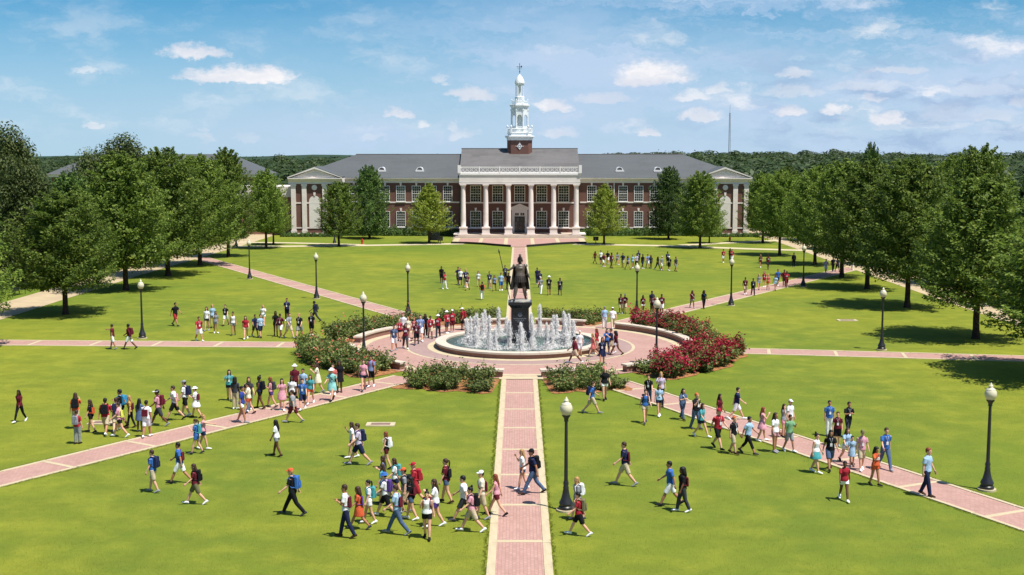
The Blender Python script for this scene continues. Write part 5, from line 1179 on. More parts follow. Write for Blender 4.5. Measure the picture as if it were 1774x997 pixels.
9.95 98.48 1.50 F W1 f tee:maroon minis:white long:black print:white d|person in maroon T-shirt and white short shorts behind the red roses
10.85 100.16 1.60 F S1 m tee:navy trousers:black short:black - d|person in navy T-shirt and black trousers behind the red roses
10.81 98.82 1.50 F W2 f tee:maroon minis:black bun:black badge:white d|person in maroon T-shirt and black short shorts behind the red roses
11.37 97.84 1.60 F W1 m tee:maroon shorts:white short:black print:white d|person in maroon T-shirt and white shorts behind the red roses
14.39 102.03 1.50 F W2 f tee:maroon minis:grey long:black sling:white d|person in maroon T-shirt and grey short shorts on the north-east diagonal
15.30 101.61 1.50 F W1 f tee:black trousers:black curly:black sling:blue d|person in black T-shirt and black trousers on the north-east diagonal
20.65 112.12 1.60 F W1 m tee:maroon shorts:khaki short:black badge:white d|person in maroon T-shirt and khaki shorts on the north-east diagonal
21.20 111.28 1.60 F W2 m long:black trousers:black short:black badge:white d|person in black long-sleeved top and black trousers on the north-east diagonal
22.60 115.82 1.50 F W1 f tee:grey minis:lightblue long:blond - l|person in grey T-shirt and light blue short shorts on the north-east diagonal
23.67 118.61 1.50 F S1 f tee:red minis:red long:auburn badge:white l|person in red T-shirt and red short shorts on the north-east diagonal
23.48 115.82 1.50 F W2 f tank:coral minis:orange long:blond - l|person in coral tank top and orange short shorts on the north-east diagonal
24.07 115.38 1.50 F W1 f tee:lightblue minis:lightblue long:black - m|person in light blue T-shirt and light blue short shorts on the north-east diagonal
25.17 119.57 1.60 F W2 m tee:blue shorts:navy short:black - m|person in blue T-shirt and navy shorts on the north-east diagonal
25.70 119.10 1.60 F S1 m tee:maroon shorts:charcoal short:black - d|person in maroon T-shirt and charcoal shorts on the north-east diagonal
25.72 118.15 1.60 F W1 m tee:red shorts:maroon short:black print:white d|person in red T-shirt and maroon shorts on the north-east diagonal
24.19 145.62 1.60 F W1 m tee:red shorts:white short:black badge:white m|leftmost person in red T-shirt and white shorts under the north-east trees
25.43 148.23 1.50 F S1 f tee:black trousers:black long:black - d|leftmost person in black T-shirt and black trousers under the north-east trees
25.21 145.62 1.60 F W2 m tee:red shorts:white short:brown print:white m|rightmost person in red T-shirt and white shorts under the north-east trees
27.33 139.22 1.50 F W1 f tee:maroon minis:maroon short:blond badge:white m|person in maroon T-shirt and maroon short shorts under the north-east trees
27.75 137.04 1.60 F W2 m tee:maroon shorts:charcoal short:black print:white d|person in maroon T-shirt and charcoal shorts under the north-east trees
31.30 140.16 1.60 F S1 m long:black trousers:black short:black - d|person in black long-sleeved top and black trousers under the north-east trees
33.03 132.42 1.60 F W1 m tee:lavender shorts:white short:brown - l|person in lavender T-shirt and white shorts under the north-east trees
34.20 134.07 1.60 F W1 m tee:black trousers:black short:black - d|rightmost person in black T-shirt and black trousers under the north-east trees
34.76 134.37 1.60 F W2 m tee:navy shorts:black short:black - d|person in navy T-shirt and black shorts under the north-east trees
36.93 136.33 1.60 F W1 m tee:navy trousers:white short:black - m|person in navy T-shirt and white trousers under the north-east trees
8.94 144.20 1.50 FR W1 f tee:maroon minis:black long:black - d|person in maroon T-shirt and black short shorts in the far lawn group
9.58 143.51 1.60 F W2 m tee:white shorts:black short:black - m|person in white T-shirt and black shorts in the far lawn group
9.66 139.96 1.60 FR W1 m tee:maroon shorts:white short:brown - m|person in maroon T-shirt and white shorts in the far lawn group
10.39 143.68 1.60 F W2 m tee:black shorts:white short:black - m|person in black T-shirt and white shorts in the far lawn group
10.42 138.33 1.74 FR W1 m tee:maroon shorts:charcoal short:black badge:white d|person in maroon T-shirt and charcoal shorts in the far lawn group
11.43 142.65 1.50 F W2 f tee:grey minis:grey long:black - m|person in grey T-shirt and grey short shorts in the far lawn group
11.80 139.47 1.60 F W1 m tee:navy shorts:khaki short:black - m|person in navy T-shirt and khaki shorts in the far lawn group
12.13 136.90 1.56 FR W2 f tee:royal minis:navy long:black badge:white m|person in royal blue T-shirt and navy short shorts in the far lawn group
12.82 138.50 1.50 F W1 f tee:lightblue minis:teal short:black - m|person in light blue T-shirt and teal short shorts in the far lawn group
13.31 138.91 1.60 F W2 m tee:lavender shorts:black short:black - m|person in lavender T-shirt and black shorts in the far lawn group
13.96 143.53 1.60 F S1 m tee:navy shorts:charcoal short:black badge:white d|person in navy T-shirt and charcoal shorts in the far lawn group
13.87 137.86 1.60 FR W1 m tee:black shorts:navy short:black - d|person in black T-shirt and navy shorts in the far lawn group
14.56 138.91 1.60 F W2 m tee:periwinkle shorts:white short:brown - m|person in soft blue T-shirt and white shorts in the far lawn group
14.80 137.87 1.50 F W1 f tee:charcoal minis:charcoal long:black - d|person in charcoal T-shirt and charcoal short shorts in the far lawn group
15.41 136.52 1.50 FR W2 f tee:black trousers:charcoal long:black - d|person in black T-shirt and charcoal trousers in the far lawn group
15.73 135.36 1.60 FR W1 m tee:grey shorts:white short:white - m|person in grey T-shirt and white shorts in the far lawn group
17.15 141.83 1.60 F S1 m tee:navy trousers:black short:black badge:white d|person in navy T-shirt and black trousers in the far lawn group
16.53 135.21 1.63 F W2 m tee:black shorts:black cap:white badge:white m|person in black T-shirt and black shorts with white cap in the far lawn group
17.15 134.44 1.60 FR W1 m tee:charcoal shorts:grey short:black - m|person in charcoal T-shirt and grey shorts in the far lawn group
-7.69 122.26 1.63 F S1 m tee:black shorts:black short:black sling:black d|person in black T-shirt and black shorts on the lawn behind the statue
-7.05 116.55 1.60 FR W1 m tee:red trousers:white short:black print:white m|person in red T-shirt and white trousers on the lawn behind the statue
-5.94 120.66 1.78 F W2 m tee:navy shorts:charcoal short:black - m|leftmost person in navy T-shirt and charcoal shorts on the lawn behind the statue
-5.69 120.08 1.60 F W1 m tee:white shorts:navy short:black - l|person in white T-shirt and navy shorts on the lawn behind the statue
-5.10 117.92 1.85 F W2 m tee:navy shorts:khaki short:blond badge:white l|leftmost person in navy T-shirt and khaki shorts on the lawn behind the statue
-4.82 115.52 1.58 F W1 f tee:maroon minis:white short:brown badge:white l|person in maroon T-shirt and white short shorts on the lawn behind the statue
-3.90 118.54 1.50 F W2 f tee:white minis:khaki long:black - l|person in white T-shirt and khaki short shorts on the lawn behind the statue
-3.22 107.97 1.60 B W1 m tee:orange trousers:white short:brown pack:black m|person in orange T-shirt and white trousers on the lawn behind the statue
-2.81 117.02 1.60 F W2 m tee:navy shorts:khaki short:black badge:white m|rightmost person in navy T-shirt and khaki shorts on the lawn behind the statue
-2.28 114.93 1.50 F W1 f tee:periwinkle minis:black long:black - m|person in soft blue T-shirt and black short shorts on the lawn behind the statue
-1.67 115.12 1.67 F W2 m tee:lightblue shorts:blue short:black - m|person in light blue T-shirt and blue shorts on the lawn behind the statue
-1.37 123.54 1.61 F S1 m tee:navy shorts:black short:black badge:white m|person in navy T-shirt and black shorts on the lawn behind the statue
-0.97 116.43 1.60 F W1 m tee:black trousers:black short:black - d|person in black T-shirt and black trousers on the lawn behind the statue
0.64 113.53 1.60 F W2 m tee:charcoal shorts:white short:black - m|person in charcoal T-shirt and white shorts on the lawn behind the statue
1.81 121.09 1.60 F S1 m tee:navy trousers:navy short:black - d|person in navy T-shirt and navy trousers on the lawn behind the statue
2.01 117.95 1.60 F W1 m tee:navy shorts:charcoal short:black badge:white d|rightmost person in navy T-shirt and charcoal shorts on the lawn behind the statue
2.01 112.48 1.60 F W2 f tee:grey trousers:white short:white badge:white l|person in grey T-shirt and white trousers on the lawn behind the statue
2.74 111.58 1.72 F W1 m tee:black shorts:olive bucket:white badge:white m|person in black T-shirt and olive shorts with white hat on the lawn behind the statue
3.73 111.45 1.60 F W2 m tee:black shorts:charcoal short:black badge:white d|person in black T-shirt and charcoal shorts on the lawn behind the statue
"""
# ---------------------------------------------------------------- people: one continuous body per pose, clothes fitted to it
POSES = {  # legs: (thigh swing, knee bend) for side -1, +1 ; arms: (swing, out, elbow, inward) for side -1, +1 ; lean
    'W1': (((27, 4), (-20, 20)), ((-26, 9, 14, 0), (24, 9, 26, 0)), 4),
    'W2': (((-20, 22), (27, 4)), ((26, 9, 28, 0), (-24, 9, 14, 0)), 4),
    'W3': (((18, 6), (-14, 14)), ((22, 10, 95, 28), (14, 10, 100, 28)), 3),
    'W4': (((-13, 15), (19, 5)), ((-14, 9, 18, 0), (30, 12, 105, 20)), 3),
    'W5': (((15, 5), (-10, 13)), ((-7, 8, 10, 0), (9, 10, 14, 0)), 2),
    'W6': (((-9, 12), (13, 4)), ((38, 12, 118, 14), (-9, 10, 16, 0)), 3),
    'S1': (((3, 3), (-3, 3)), ((4, 8, 12, 0), (2, 9, 16, 4)), 0),
    'P1': (((16, 5), (-12, 12)), ((78, 14, 6, 0), (-12, 9, 20, 0)), 2),
    'H1': (((6, 4), (-6, 6)), ((70, 25, 128, 20), (6, 8, 18, 0)), 1),
    'ST': (((16, 14), (-8, 3)), ((30, 48, 62, 0), (0, 16, 22, 0)), 0),
}
SX = {  # shoulder half width, torso rings (z, half width, half depth), limb scale
    'm': (0.170, [(0.80, .128, .105), (0.88, .160, .122), (0.98, .148, .115), (1.08, .138, .106), (1.20, .152, .114), (1.30, .162, .118), (1.37, .145, .102), (1.42, .100, .076), (1.46, .060, .060)], 0.95),
    'f': (0.158, [(0.80, .125, .105), (0.88, .165, .130), (0.98, .150, .118), (1.08, .118, .092), (1.20, .138, .112), (1.28, .148, .124), (1.37, .138, .095), (1.43, .088, .070), (1.46, .055, .055)], 0.86),
}
SX['c'] = SX['f']
def seg_ring(c, t, r, n=10, ref=Vector((1, 0, 0))):
    u = (ref - t * ref.dot(t)).normalized(); w = t.cross(u)
    return [c + u * r * math.cos(2 * PI * j / n) + w * r * math.sin(2 * PI * j / n) for j in range(n)]
def limb(m, pts, rads, n=10):
    P = []; Rr = []
    for i in range(len(pts) - 1):                      # extra rings keep the bend round
        for k in range(3):
            P.append(pts[i].lerp(pts[i + 1], k / 3)); Rr.append(rads[i] + (rads[i + 1] - rads[i]) * k / 3)
    P.append(pts[-1]); Rr.append(rads[-1]); rings = []
    for i in range(len(P)):
        t = (P[min(i + 1, len(P) - 1)] - P[max(i - 1, 0)]).normalized(); rings.append(seg_ring(P[i], t, Rr[i], n))
    m.loft(rings)
class Pose:
    def __init__(s, pose, sex):
        legs, arms, lean = POSES[pose]; s.sex = sex; s.sh, s.tor, s.k = SX[sex]
        s.leg, s.arm = [], []; low = 9
        for side, (a, kb) in zip((-1, 1), legs):
            hip = Vector((side * 0.088, 0, 0.88)); a1, a2 = R(a), R(a - kb)
            ab = .07 if pose == 'ST' else 0
            kn = hip + Vector((side * ab, 0, 0)) + Vector((0, -math.sin(a1), -math.cos(a1))) * 0.425
            an = kn + Vector((side * ab * .8, 0, 0)) + Vector((0, -math.sin(a2), -math.cos(a2))) * 0.405
            fp = R(max(0, -(a - kb)) * 0.75 - max(0, a - kb) * 0.35)   # rear foot on its toe, front foot on its heel
            fd = Vector((side * 0.10, -math.cos(fp), -math.sin(fp))).normalized()
            up = Vector((0, -math.sin(fp), math.cos(fp)))
            s.leg.append((hip, kn, an, fd, up))
            for q in (an - fd * 0.05 - up * 0.075, an + fd * 0.17 - up * 0.075): low = min(low, q.z)
        s.dz = -low
        s.lm = Matrix.Translation((0, 0, 0.88)) @ Matrix.Rotation(R(lean), 4, 'X') @ Matrix.Translation((0, 0, -0.88))
        for side, (b, o, e, i) in zip((-1, 1), arms):
            sh = s.lm @ Vector((side * s.sh, 0.01, 1.372))
            du = Vector((side * math.sin(R(o)), -math.sin(R(b)) * math.cos(R(o)), -math.cos(R(b)) * math.cos(R(o))))
            df = Vector((side * math.sin(R(o - i * 2)), -math.sin(R(b + e)) * math.cos(R(o - i)), -math.cos(R(b + e)) * math.cos(R(o - i)))).normalized()
            el = sh + du * 0.285; wr = el + df * 0.25
            s.arm.append((sh, el, wr, df))
    def up(s, v): return v + Vector((0, 0, s.dz))
    def torso(s, m, z0, z1, off, flare=0.0):
        rings = []
        zs = [z0] + [t[0] for t in s.tor if z0 + .01 < t[0] < z1 - .01] + [z1]
        for z in zs:
            for a, b in zip(s.tor, s.tor[1:]):
                if a[0] <= z <= b[0]: f = (z - a[0]) / (b[0] - a[0]); ax, ay = a[1] + (b[1] - a[1]) * f, a[2] + (b[2] - a[2]) * f
            ax += off + flare * (z1 - z); ay += off + flare * (z1 - z)
            c = s.lm @ Vector((0, 0, z))
            rings.append([s.up(c + Vector((ax * math.cos(t), ay * math.sin(t), 0))) for t in [2 * PI * j / 16 for j in range(16)]])
        m.loft(rings)
    def body(s):
        m = MB(); k = s.k
        s.torso(m, 0.80, 1.46, 0.0)
        lm = s.lm
        def er(z, ax, ay, y): return [s.up(lm @ Vector((ax * math.cos(t), y + ay * math.sin(t), z))) for t in [2 * PI * j / 14 for j in range(14)]]
        m.loft([er(1.42, .062 * k + .004, .060, .0), er(1.53, .052, .055, -.012)])
        m.loft([er(1.482, .024, .030, -.070), er(1.50, .046, .056, -.048), er(1.535, .060, .076, -.026), er(1.575, .069, .090, -.014), er(1.615, .074, .095, -.010), (er(1.655, .072, .092, -.006)), er(1.69, .058, .074, -.002), er(1.712, .030, .038, 0)])
        m.loft([er(1.555, .016, .018, -.100), er(1.575, .015, .018, -.110), er(1.60, .008, .012, -.100)])      # nose
        for sd_ in (-1, 1):
            m.loft([[s.up(lm @ Vector((sd_ * .072 + .012 * math.cos(t), .004 + .020 * math.sin(t), z))) for t in [2 * PI * j / 8 for j in range(8)]] for z in (1.565, 1.59, 1.615)])
        for (hip, kn, an, fd, up) in s.leg:
            limb(m, [s.up(p) for p in (hip + Vector((0, 0, .02)), hip.lerp(kn, .45), kn, kn.lerp(an, .35), an)], [.092, .080 * (.92 + .08 * k), .056, .060 * (.9 + .1 * k), .038], 12)
            side = fd.cross(up)
            def fr(d, w, h0, h1): return [s.up(an + fd * d + side * w * math.cos(t) + up * (-.075 + h0 + (h1 - h0) * (.5 + .5 * math.sin(t)))) for t in [2 * PI * j / 10 for j in range(10)]]
            m.loft([fr(-.062, .020, .01, .05), fr(-.03, .036, 0, .085), fr(.03, .038, 0, .08), fr(.10, .044, 0, .05), fr(.155, .040, 0, .032), fr(.178, .020, .004, .02)])
        for side, (sh, el, wr, df) in zip((-1, 1), s.arm):
            limb(m, [s.up(p) for p in (sh, sh.lerp(el, .5), el, el.lerp(wr, .35), wr)], [.056 * k + .004, .047 * k + .002, .036 * k + .004, .037 * k + .003, .024], 10)
            s.hand(m, side, wr, df)
        return m
    def hand(s, m, side, wr, df):
        ref = Vector((0, -1, 0)) if abs(df.y) < 0.8 else Vector((0, 0, 1))
        sp = (ref - df * ref.dot(df)).normalized()          # across the palm, towards the thumb
        nn = df.cross(sp) * side                            # palm side
        if nn.x * side > 0: nn = -nn
        def pr(d, w, h): return [s.up(wr + df * d + sp * w * math.cos(t) + nn * h * math.sin(t)) for t in [2 * PI * j / 10 for j in range(10)]]
        m.loft([pr(-.01, .026, .020), pr(.03, .036, .018), pr(.075, .040, .015), pr(.09, .034, .012)])
        for i, (o, ln) in enumerate(((.030, .066), (.010, .076), (-.011, .070), (-.030, .054))):
            b = wr + df * .082 + sp * o; d1 = (df + nn * 0.25 + sp * o * 2.5).normalized(); d2 = (df + nn * 0.8 + sp * o * 2).normalized()
            p1 = b + d1 * ln * .55
            m.tube([s.up(p) for p in (b - df * .012, b, p1, p1 + d2 * ln * .45)], [.0095, .0095, .009, .0075], 6)
        b = wr + df * .028 + sp * .030; d1 = (df * .75 + sp * .8 + nn * .3).normalized()
        m.tube([s.up(p) for p in (b, b + d1 * .034, b + d1 * .034 + (df + nn * .35).normalized() * .030)], [.012, .0105, .008], 6)
    # ---- clothes
    def top(s, kind):
        m = MB()
        s.torso(m, 0.86 if kind != 'tank' else 0.90, 1.448 if kind != 'tank' else 1.40, .013, .022)
        if kind == 'tank':
            for sd_ in (-1, 1):
                m.tube([s.up(s.lm @ Vector(p)) for p in ((sd_ * .085, -.085, 1.36), (sd_ * .085, -.02, 1.445), (sd_ * .085, .085, 1.36))], .026, 6)
        if kind == 'dress':
            m.loft([[s.up(Vector((ax * math.cos(t), ay * math.sin(t), z))) for t in [2 * PI * j / 16 for j in range(16)]] for z, ax, ay in ((1.0, .165, .135), (.86, .205, .17), (.62, .235, .215), (.56, .24, .22))])
        if kind in ('tee', 'long', 'dress'):
            for (sh, el, wr, df) in s.arm:
                if kind == 'long': limb(m, [s.up(p) for p in (sh, el, wr - df * .01)], [.066 * s.k + .006, .050, .036], 10)
                else: limb(m, [s.up(p) for p in (sh, sh.lerp(el, .72))], [.064 * s.k + .006, .068 * s.k + .006], 10)
        return m
    def bottom(s, kind):
        m = MB()
        if kind == 'skirt':
            m.loft([[s.up(Vector((ax * math.cos(t), ay * math.sin(t), z))) for t in [2 * PI * j / 18 for j in range(18)]] for z, ax, ay in ((1.0, .155, .125), (.90, .185, .15), (.70, .245, .215), (.60, .26, .235))]); return m
        s.torso(m, 0.80, 1.0, .013)
        for (hip, kn, an, fd, up) in s.leg:
            top_ = hip + Vector((0, 0, .03))
            if kind == 'shorts': limb(m, [s.up(p) for p in (top_, hip.lerp(kn, .45), hip.lerp(kn, .92))], [.104, .102, .094], 12)
            elif kind == 'minis': limb(m, [s.up(p) for p in (top_, hip.lerp(kn, .42))], [.103, .102], 12)
            elif kind == 'capri': limb(m, [s.up(p) for p in (top_, hip.lerp(kn, .5), kn, kn.lerp(an, .55))], [.102, .090, .068, .066], 12)
            elif kind == 'leggings': limb(m, [s.up(p) for p in (top_, hip.lerp(kn, .5), kn, kn.lerp(an, .35), an)], [.098, .086, .062, .064, .044], 12)
            else: limb(m, [s.up(p) for p in (top_, hip.lerp(kn, .5), kn, kn.lerp(an, .4), an + up * -.02)], [.104, .092, .074, .072, .060], 12)
        return m
    def shoe(s, i):
        m = MB(); hip, kn, an, fd, up = s.leg[i]; side = fd.cross(up)
        def fr(d, w, h0, h1): return [s.up(an + fd * d + side * w * math.cos(t) + up * (-.086 + h0 + (h1 - h0) * (.5 + .5 * math.sin(t)))) for t in [2 * PI * j / 12 for j in range(12)]]
        m.loft([fr(-.078, .026, .006, .06), fr(-.045, .045, 0, .115), fr(.02, .048, 0, .112), fr(.08, .052, 0, .082), fr(.15, .052, 0, .062), fr(.195, .040, 0, .046), fr(.212, .018, .006, .026)])
        return m
HAIR_CAP = [(1.545, .064, .050, .040), (1.58, .079, .076, .022), (1.62, .086, .094, .010), (1.66, .084, .098, .004), (1.70, .068, .080, .002), (1.725, .034, .040, .004)]
def head_mesh(kind, lm, dz):
    m = MB()
    def er(z, ax, ay, y): return [lm @ Vector((ax * math.cos(t), y + ay * math.sin(t), z)) + Vector((0, 0, dz)) for t in [2 * PI * j / 14 for j in range(14)]]
    if kind in ('short', 'long', 'pony', 'bun', 'curly', 'under'):
        g = 1.22 if kind == 'curly' else 1.0
        m.loft([er(z, ax * g, ay * g, y + (.012 if kind == 'curly' else 0)) for z, ax, ay, y in HAIR_CAP])
    if kind == 'long':
        m.loft([er(1.63, .082, .060, .045), er(1.54, .094, .055, .062), er(1.42, .105, .050, .092), er(1.30, .098, .042, .118), er(1.22, .070, .026, .124), er(1.17, .03, .012, .122)])
        for s_ in (-1, 1): m.loft([[p + Vector((s_ * .070, -.02, 0)) for p in er(z, a, a * 1.3, y)] for z, a, y in ((1.62, .018, .0), (1.52, .026, .0), (1.40, .030, -.03), (1.30, .012, -.06))])
    if kind == 'curly':
        m.loft([er(1.66, .095, .085, .03), er(1.58, .125, .100, .040), er(1.48, .140, .095, .060), er(1.38, .125, .075, .090), er(1.32, .07, .035, .10)])
    if kind == 'pony': m.tube([er(1.66, 0, 0, .085)[0], er(1.65, 0, 0, .135)[0], er(1.55, 0, 0, .155)[0], er(1.42, 0, 0, .140)[0], er(1.34, 0, 0, .135)[0]], [.022, .030, .034, .026, .008], 8)
    if kind == 'bun': m.loft([er(1.70, .022, .022, .055), er(1.725, .042, .042, .058), er(1.755, .044, .044, .062), er(1.785, .022, .022, .064)])
    if kind == 'cap':
        m.loft([er(1.635, .088, .102, -.002), er(1.67, .087, .101, -.002), er(1.71, .070, .082, .0), er(1.735, .034, .040, .002)])
        m.loft([[lm @ Vector((x, -.085 - d * (1 - (x / .082) ** 2 * .6), z)) + Vector((0, 0, dz)) for x, d in ((-.074, .0), (-.074, .075), (-.03, .10), (.03, .10), (.074, .075), (.074, 0))] for z in (1.640, 1.652)])
    if kind == 'visor':
        m.loft([er(1.625, .087, .103, -.003), er(1.665, .087, .103, -.002)])
        m.loft([[lm @ Vector((x, -.085 - d, z)) + Vector((0, 0, dz)) for x, d in ((-.080, .0), (-.080, .08), (-.03, .12), (.03, .12), (.080, .08), (.080, 0))] for z in (1.632, 1.646)])
    if kind == 'bucket':
        m.loft([er(1.630, .150, .160, 0), er(1.645, .148, .158, 0), er(1.665, .092, .106, 0), er(1.715, .080, .090, 0), er(1.735, .062, .070, 0)])
    return m
def bag_mesh(kind, lm, dz):
    m = MB(); T_ = lambda p: lm @ Vector(p) + Vector((0, 0, dz))
    def box(x0, x1, y0, y1, z0, z1, e=.03):
        def rr_(a, z): return [T_((x, y, z)) for x, y in ((x0 + a, y0), (x1 - a, y0), (x1, y0 + a), (x1, y1 - a), (x1 - a, y1), (x0 + a, y1), (x0, y1 - a), (x0, y0 + a))]
        m.loft([[T_((x * .8, y0 + (y - y0) * .8, z0)) for x, y in ((x0, y0), (x1, y0), (x1, y1), (x0, y1))]][:0] + [rr_(e * 1.5, z0), rr_(e, z0 + e), rr_(e, z1 - e * 1.6), rr_(e * 1.9, z1)])
    if kind == 'pack':
        box(-.155, .155, .115, .255, 1.00, 1.43); box(-.115, .115, .250, .300, 1.02, 1.24, .02)
        for s_ in (-1, 1): m.tube([T_(p) for p in ((s_ * .10, .13, 1.41), (s_ * .115, .02, 1.46), (s_ * .125, -.115, 1.36), (s_ * .135, -.105, 1.18), (s_ * .15, .02, 1.06), (s_ * .13, .13, 1.05))], .020, 6)
        m.tube([T_(p) for p in ((-.03, .13, 1.42), (0, .14, 1.47), (.03, .13, 1.42))], .010, 6)
    elif kind == 'sling':
        box(-.12, .17, .115, .195, .98, 1.30, .03)
        m.tube([T_(p) for p in ((.12, .13, 1.26), (.02, .10, 1.42), (-.10, .02, 1.455), (-.06, -.13, 1.34), (.10, -.14, 1.14), (.18, -.02, 1.04), (.15, .12, 1.03))], .016, 6)
    elif kind == 'badge':
        m.tube([T_(p) for p in ((-.062, .0, 1.465), (-.05, -.115, 1.38), (0, -.152, 1.20), (.05, -.115, 1.38), (.062, 0, 1.465))], .006, 5)
        m.loft([[T_((x, -.155 - d, z)) for x, z in ((-.045, 1.06), (.045, 1.06), (.045, 1.19), (-.045, 1.19))] for d in (0, .008)])
    elif kind == 'print':
        for z0, z1, w in ((1.235, 1.275, .085), (1.165, 1.215, .10)):
            for i in range(4): m.loft([[T_((x, y, z)) for x, z in ((-w + i * w / 2, z0), (-w + (i + .72) * w / 2, z0), (-w + (i + .72) * w / 2, z1), (-w + i * w / 2, z1))] for y in (-.156, -.130)])
    return m
def remesh(name, mb, vox, ratio, mats):
    """grow one closed surface over overlapping lofts"""
    me = mb.mesh(name + '_rough', mats)
    o = D.objects.new('rough', me); C.objects.link(o)
    a = o.modifiers.new('r', 'REMESH'); a.mode = 'VOXEL'; a.voxel_size = vox; a.use_smooth_shade = True
    b = o.modifiers.new('s', 'SMOOTH'); b.factor = 0.5; b.iterations = 2
    if ratio < 1: d = o.modifiers.new('d', 'DECIMATE'); d.ratio = ratio
    dg = bpy.context.evaluated_depsgraph_get(); dg.update()
    r = D.meshes.new_from_object(o.evaluated_get(dg)); r.name = name
    D.objects.remove(o); D.meshes.remove(me)
    r.materials.clear()
    for q in mats: r.materials.append(M[q])
    r.polygons.foreach_set('use_smooth', [True] * len(r.polygons)); r.polygons.foreach_set('material_index', [0] * len(r.polygons))
    return r
COL = dict(maroon=(110, 28, 44), white=(232, 232, 236), black=(30, 31, 36), red=(186, 34, 50), grey=(138, 142, 150), khaki=(196, 176, 142), olive=(112, 108, 70), pink=(226, 148, 168), mustard=(190, 144, 58),
           denim=(74, 98, 140), charcoal=(62, 64, 72), blue=(48, 104, 190), lightblue=(152, 190, 226), royal=(40, 66, 160), navy=(36, 44, 84), orange=(226, 84, 40), periwinkle=(124, 144, 196), teal=(60, 160, 168),
           cream=(226, 220, 190), lavender=(200, 184, 214), purple=(86, 56, 140), green=(112, 172, 122), coral=(226, 106, 100), aqua=(130, 206, 206), yellow=(214, 224, 60), turquoise=(40, 140, 190),
           brown=(70, 46, 32), blond=(178, 140, 92), auburn=(120, 60, 36))
for c_, v in COL.items(): simple('cloth_' + c_, lin(*[x * .78 + (v[0] * .3 + v[1] * .55 + v[2] * .15) * .22 for x in v]), 0.9, 0.2, 7.0, 0.1, bump=0.5)
for c_, v in dict(black=(26, 22, 22), brown=(62, 42, 32), blond=(170, 132, 84), auburn=(122, 62, 38), orange=(190, 96, 50), white=(210, 208, 204), grey=(120, 118, 116), pink=(196, 120, 110)).items(): simple('hair_' + c_, lin(*v), 0.55, 0.2, 14, 0.3)
for c_, v in dict(l=(214, 164, 138), m=(176, 124, 96), d=(104, 68, 50)).items(): simple('skin_' + c_, lin(*v), 0.5, 0.05, 6, 0.3)
simple('eye', lin(30, 24, 22), 0.3, 0.0, 5, 0.5)
PM = {}
SLIM = {'W1': 1, 'W2': 1}
def arch(what, pose, sex, kind=None):
    key = (what, pose, sex, kind)
    if key in PM: return PM[key]
    p = Pose(pose, sex)
    if what == 'body':
        r = remesh('body', p.body(), 0.0095, 0.30, ['skin_l', 'eye'])
        eyes = [p.up(p.lm @ Vector((s_ * .030, -.098, 1.600))) for s_ in (-1, 1)]
        for f in r.polygons:
            if any((f.center - e).length < 0.0125 for e in eyes): f.material_index = 1
    elif what == 'top': r = remesh(kind, p.top(kind), 0.016, 0.5, ['cloth_white'])
    elif what == 'bottom': r = remesh(kind, p.bottom(kind), 0.016, 0.5, ['cloth_white'])
    elif what == 'shoe': r = p.shoe(kind).mesh('shoe', 'cloth_white', True)
    elif what == 'hair': r = head_mesh(kind, p.lm, p.dz).mesh('hair', 'hair_black', True)
    elif what == 'bag': r = bag_mesh(kind, p.lm, p.dz).mesh(kind, 'cloth_white', True)
    PM[key] = r; return r
FACE = dict(F=0, B=180, L=-90, R=90, FR=42, FL=-42)
PN = dict(tee='t_shirt', long='long_sleeved_top', tank='tank_top', dress='dress', shorts='shorts', minis='short_shorts', trousers='trousers', leggings='leggings', skirt='skirt', capri='cropped_trousers', pack='backpack', sling='shoulder_bag', badge='name_badge', print='chest_print', cap='cap', bucket='hat', visor='visor')
def om(o, *mats):
    for sl, m in zip(o.material_slots, mats): sl.link = 'OBJECT'; sl.material = M[m]
    return o
def person(i, x, y, h, face, pose, sex, top, bot, hair, bag, skin, label):
    sex2 = 'm' if sex == 'm' else 'f'
    if pose in ('W1', 'W2'): pose = ('W5', pose, pose, 'W6', pose, pose, 'W5')[(i * 5 + 2) % 7]
    bw = h / 1.725 * (0.95 + 0.13 * ((i * 53) % 17) / 16)
    b = put('person', arch('body', pose, sex2), None, (x, y, GROUND(x, y)), R(FACE[face] + ((i * 37) % 29 - 14)), (bw, bw, h / 1.725))
    om(b, 'skin_' + skin, 'eye'); tag(b, label, 'person', 'students crossing the quadrangle')
    tk, tcx = top.split(':'); om(put(PN[tk], arch('top', pose, sex2, tk), b), 'cloth_' + tcx)
    bk, bc = bot.split(':')
    if bk != 'none': om(put(PN[bk], arch('bottom', pose, sex2, bk), b), 'cloth_' + bc)
    sc = ('white', 'grey', 'black', 'white', 'brown', 'charcoal')[i % 6]
    for s_ in (0, 1): om(put('shoe', arch('shoe', pose, sex2, s_), b), 'cloth_' + sc)
    hk, hc = hair.split(':')
    if hk in ('cap', 'bucket', 'visor'):
        om(put('hair', arch('hair', pose, sex2, 'short'), b), 'hair_' + ('brown', 'black', 'blond')[i % 3])
        om(put(PN[hk], arch('hair', pose, sex2, hk), b), 'cloth_' + hc)
    else: om(put('hair', arch('hair', pose, sex2, hk), b), 'hair_' + hc)
    if bag != '-':
        gk, gc = bag.split(':'); om(put(PN[gk], arch('bag', pose, sex2, gk), b), 'cloth_' + gc)
def GROUND(x, y):
    if math.hypot(x - PC[0], y - PC[1]) < 11.6: return 0.030
    return 0.012
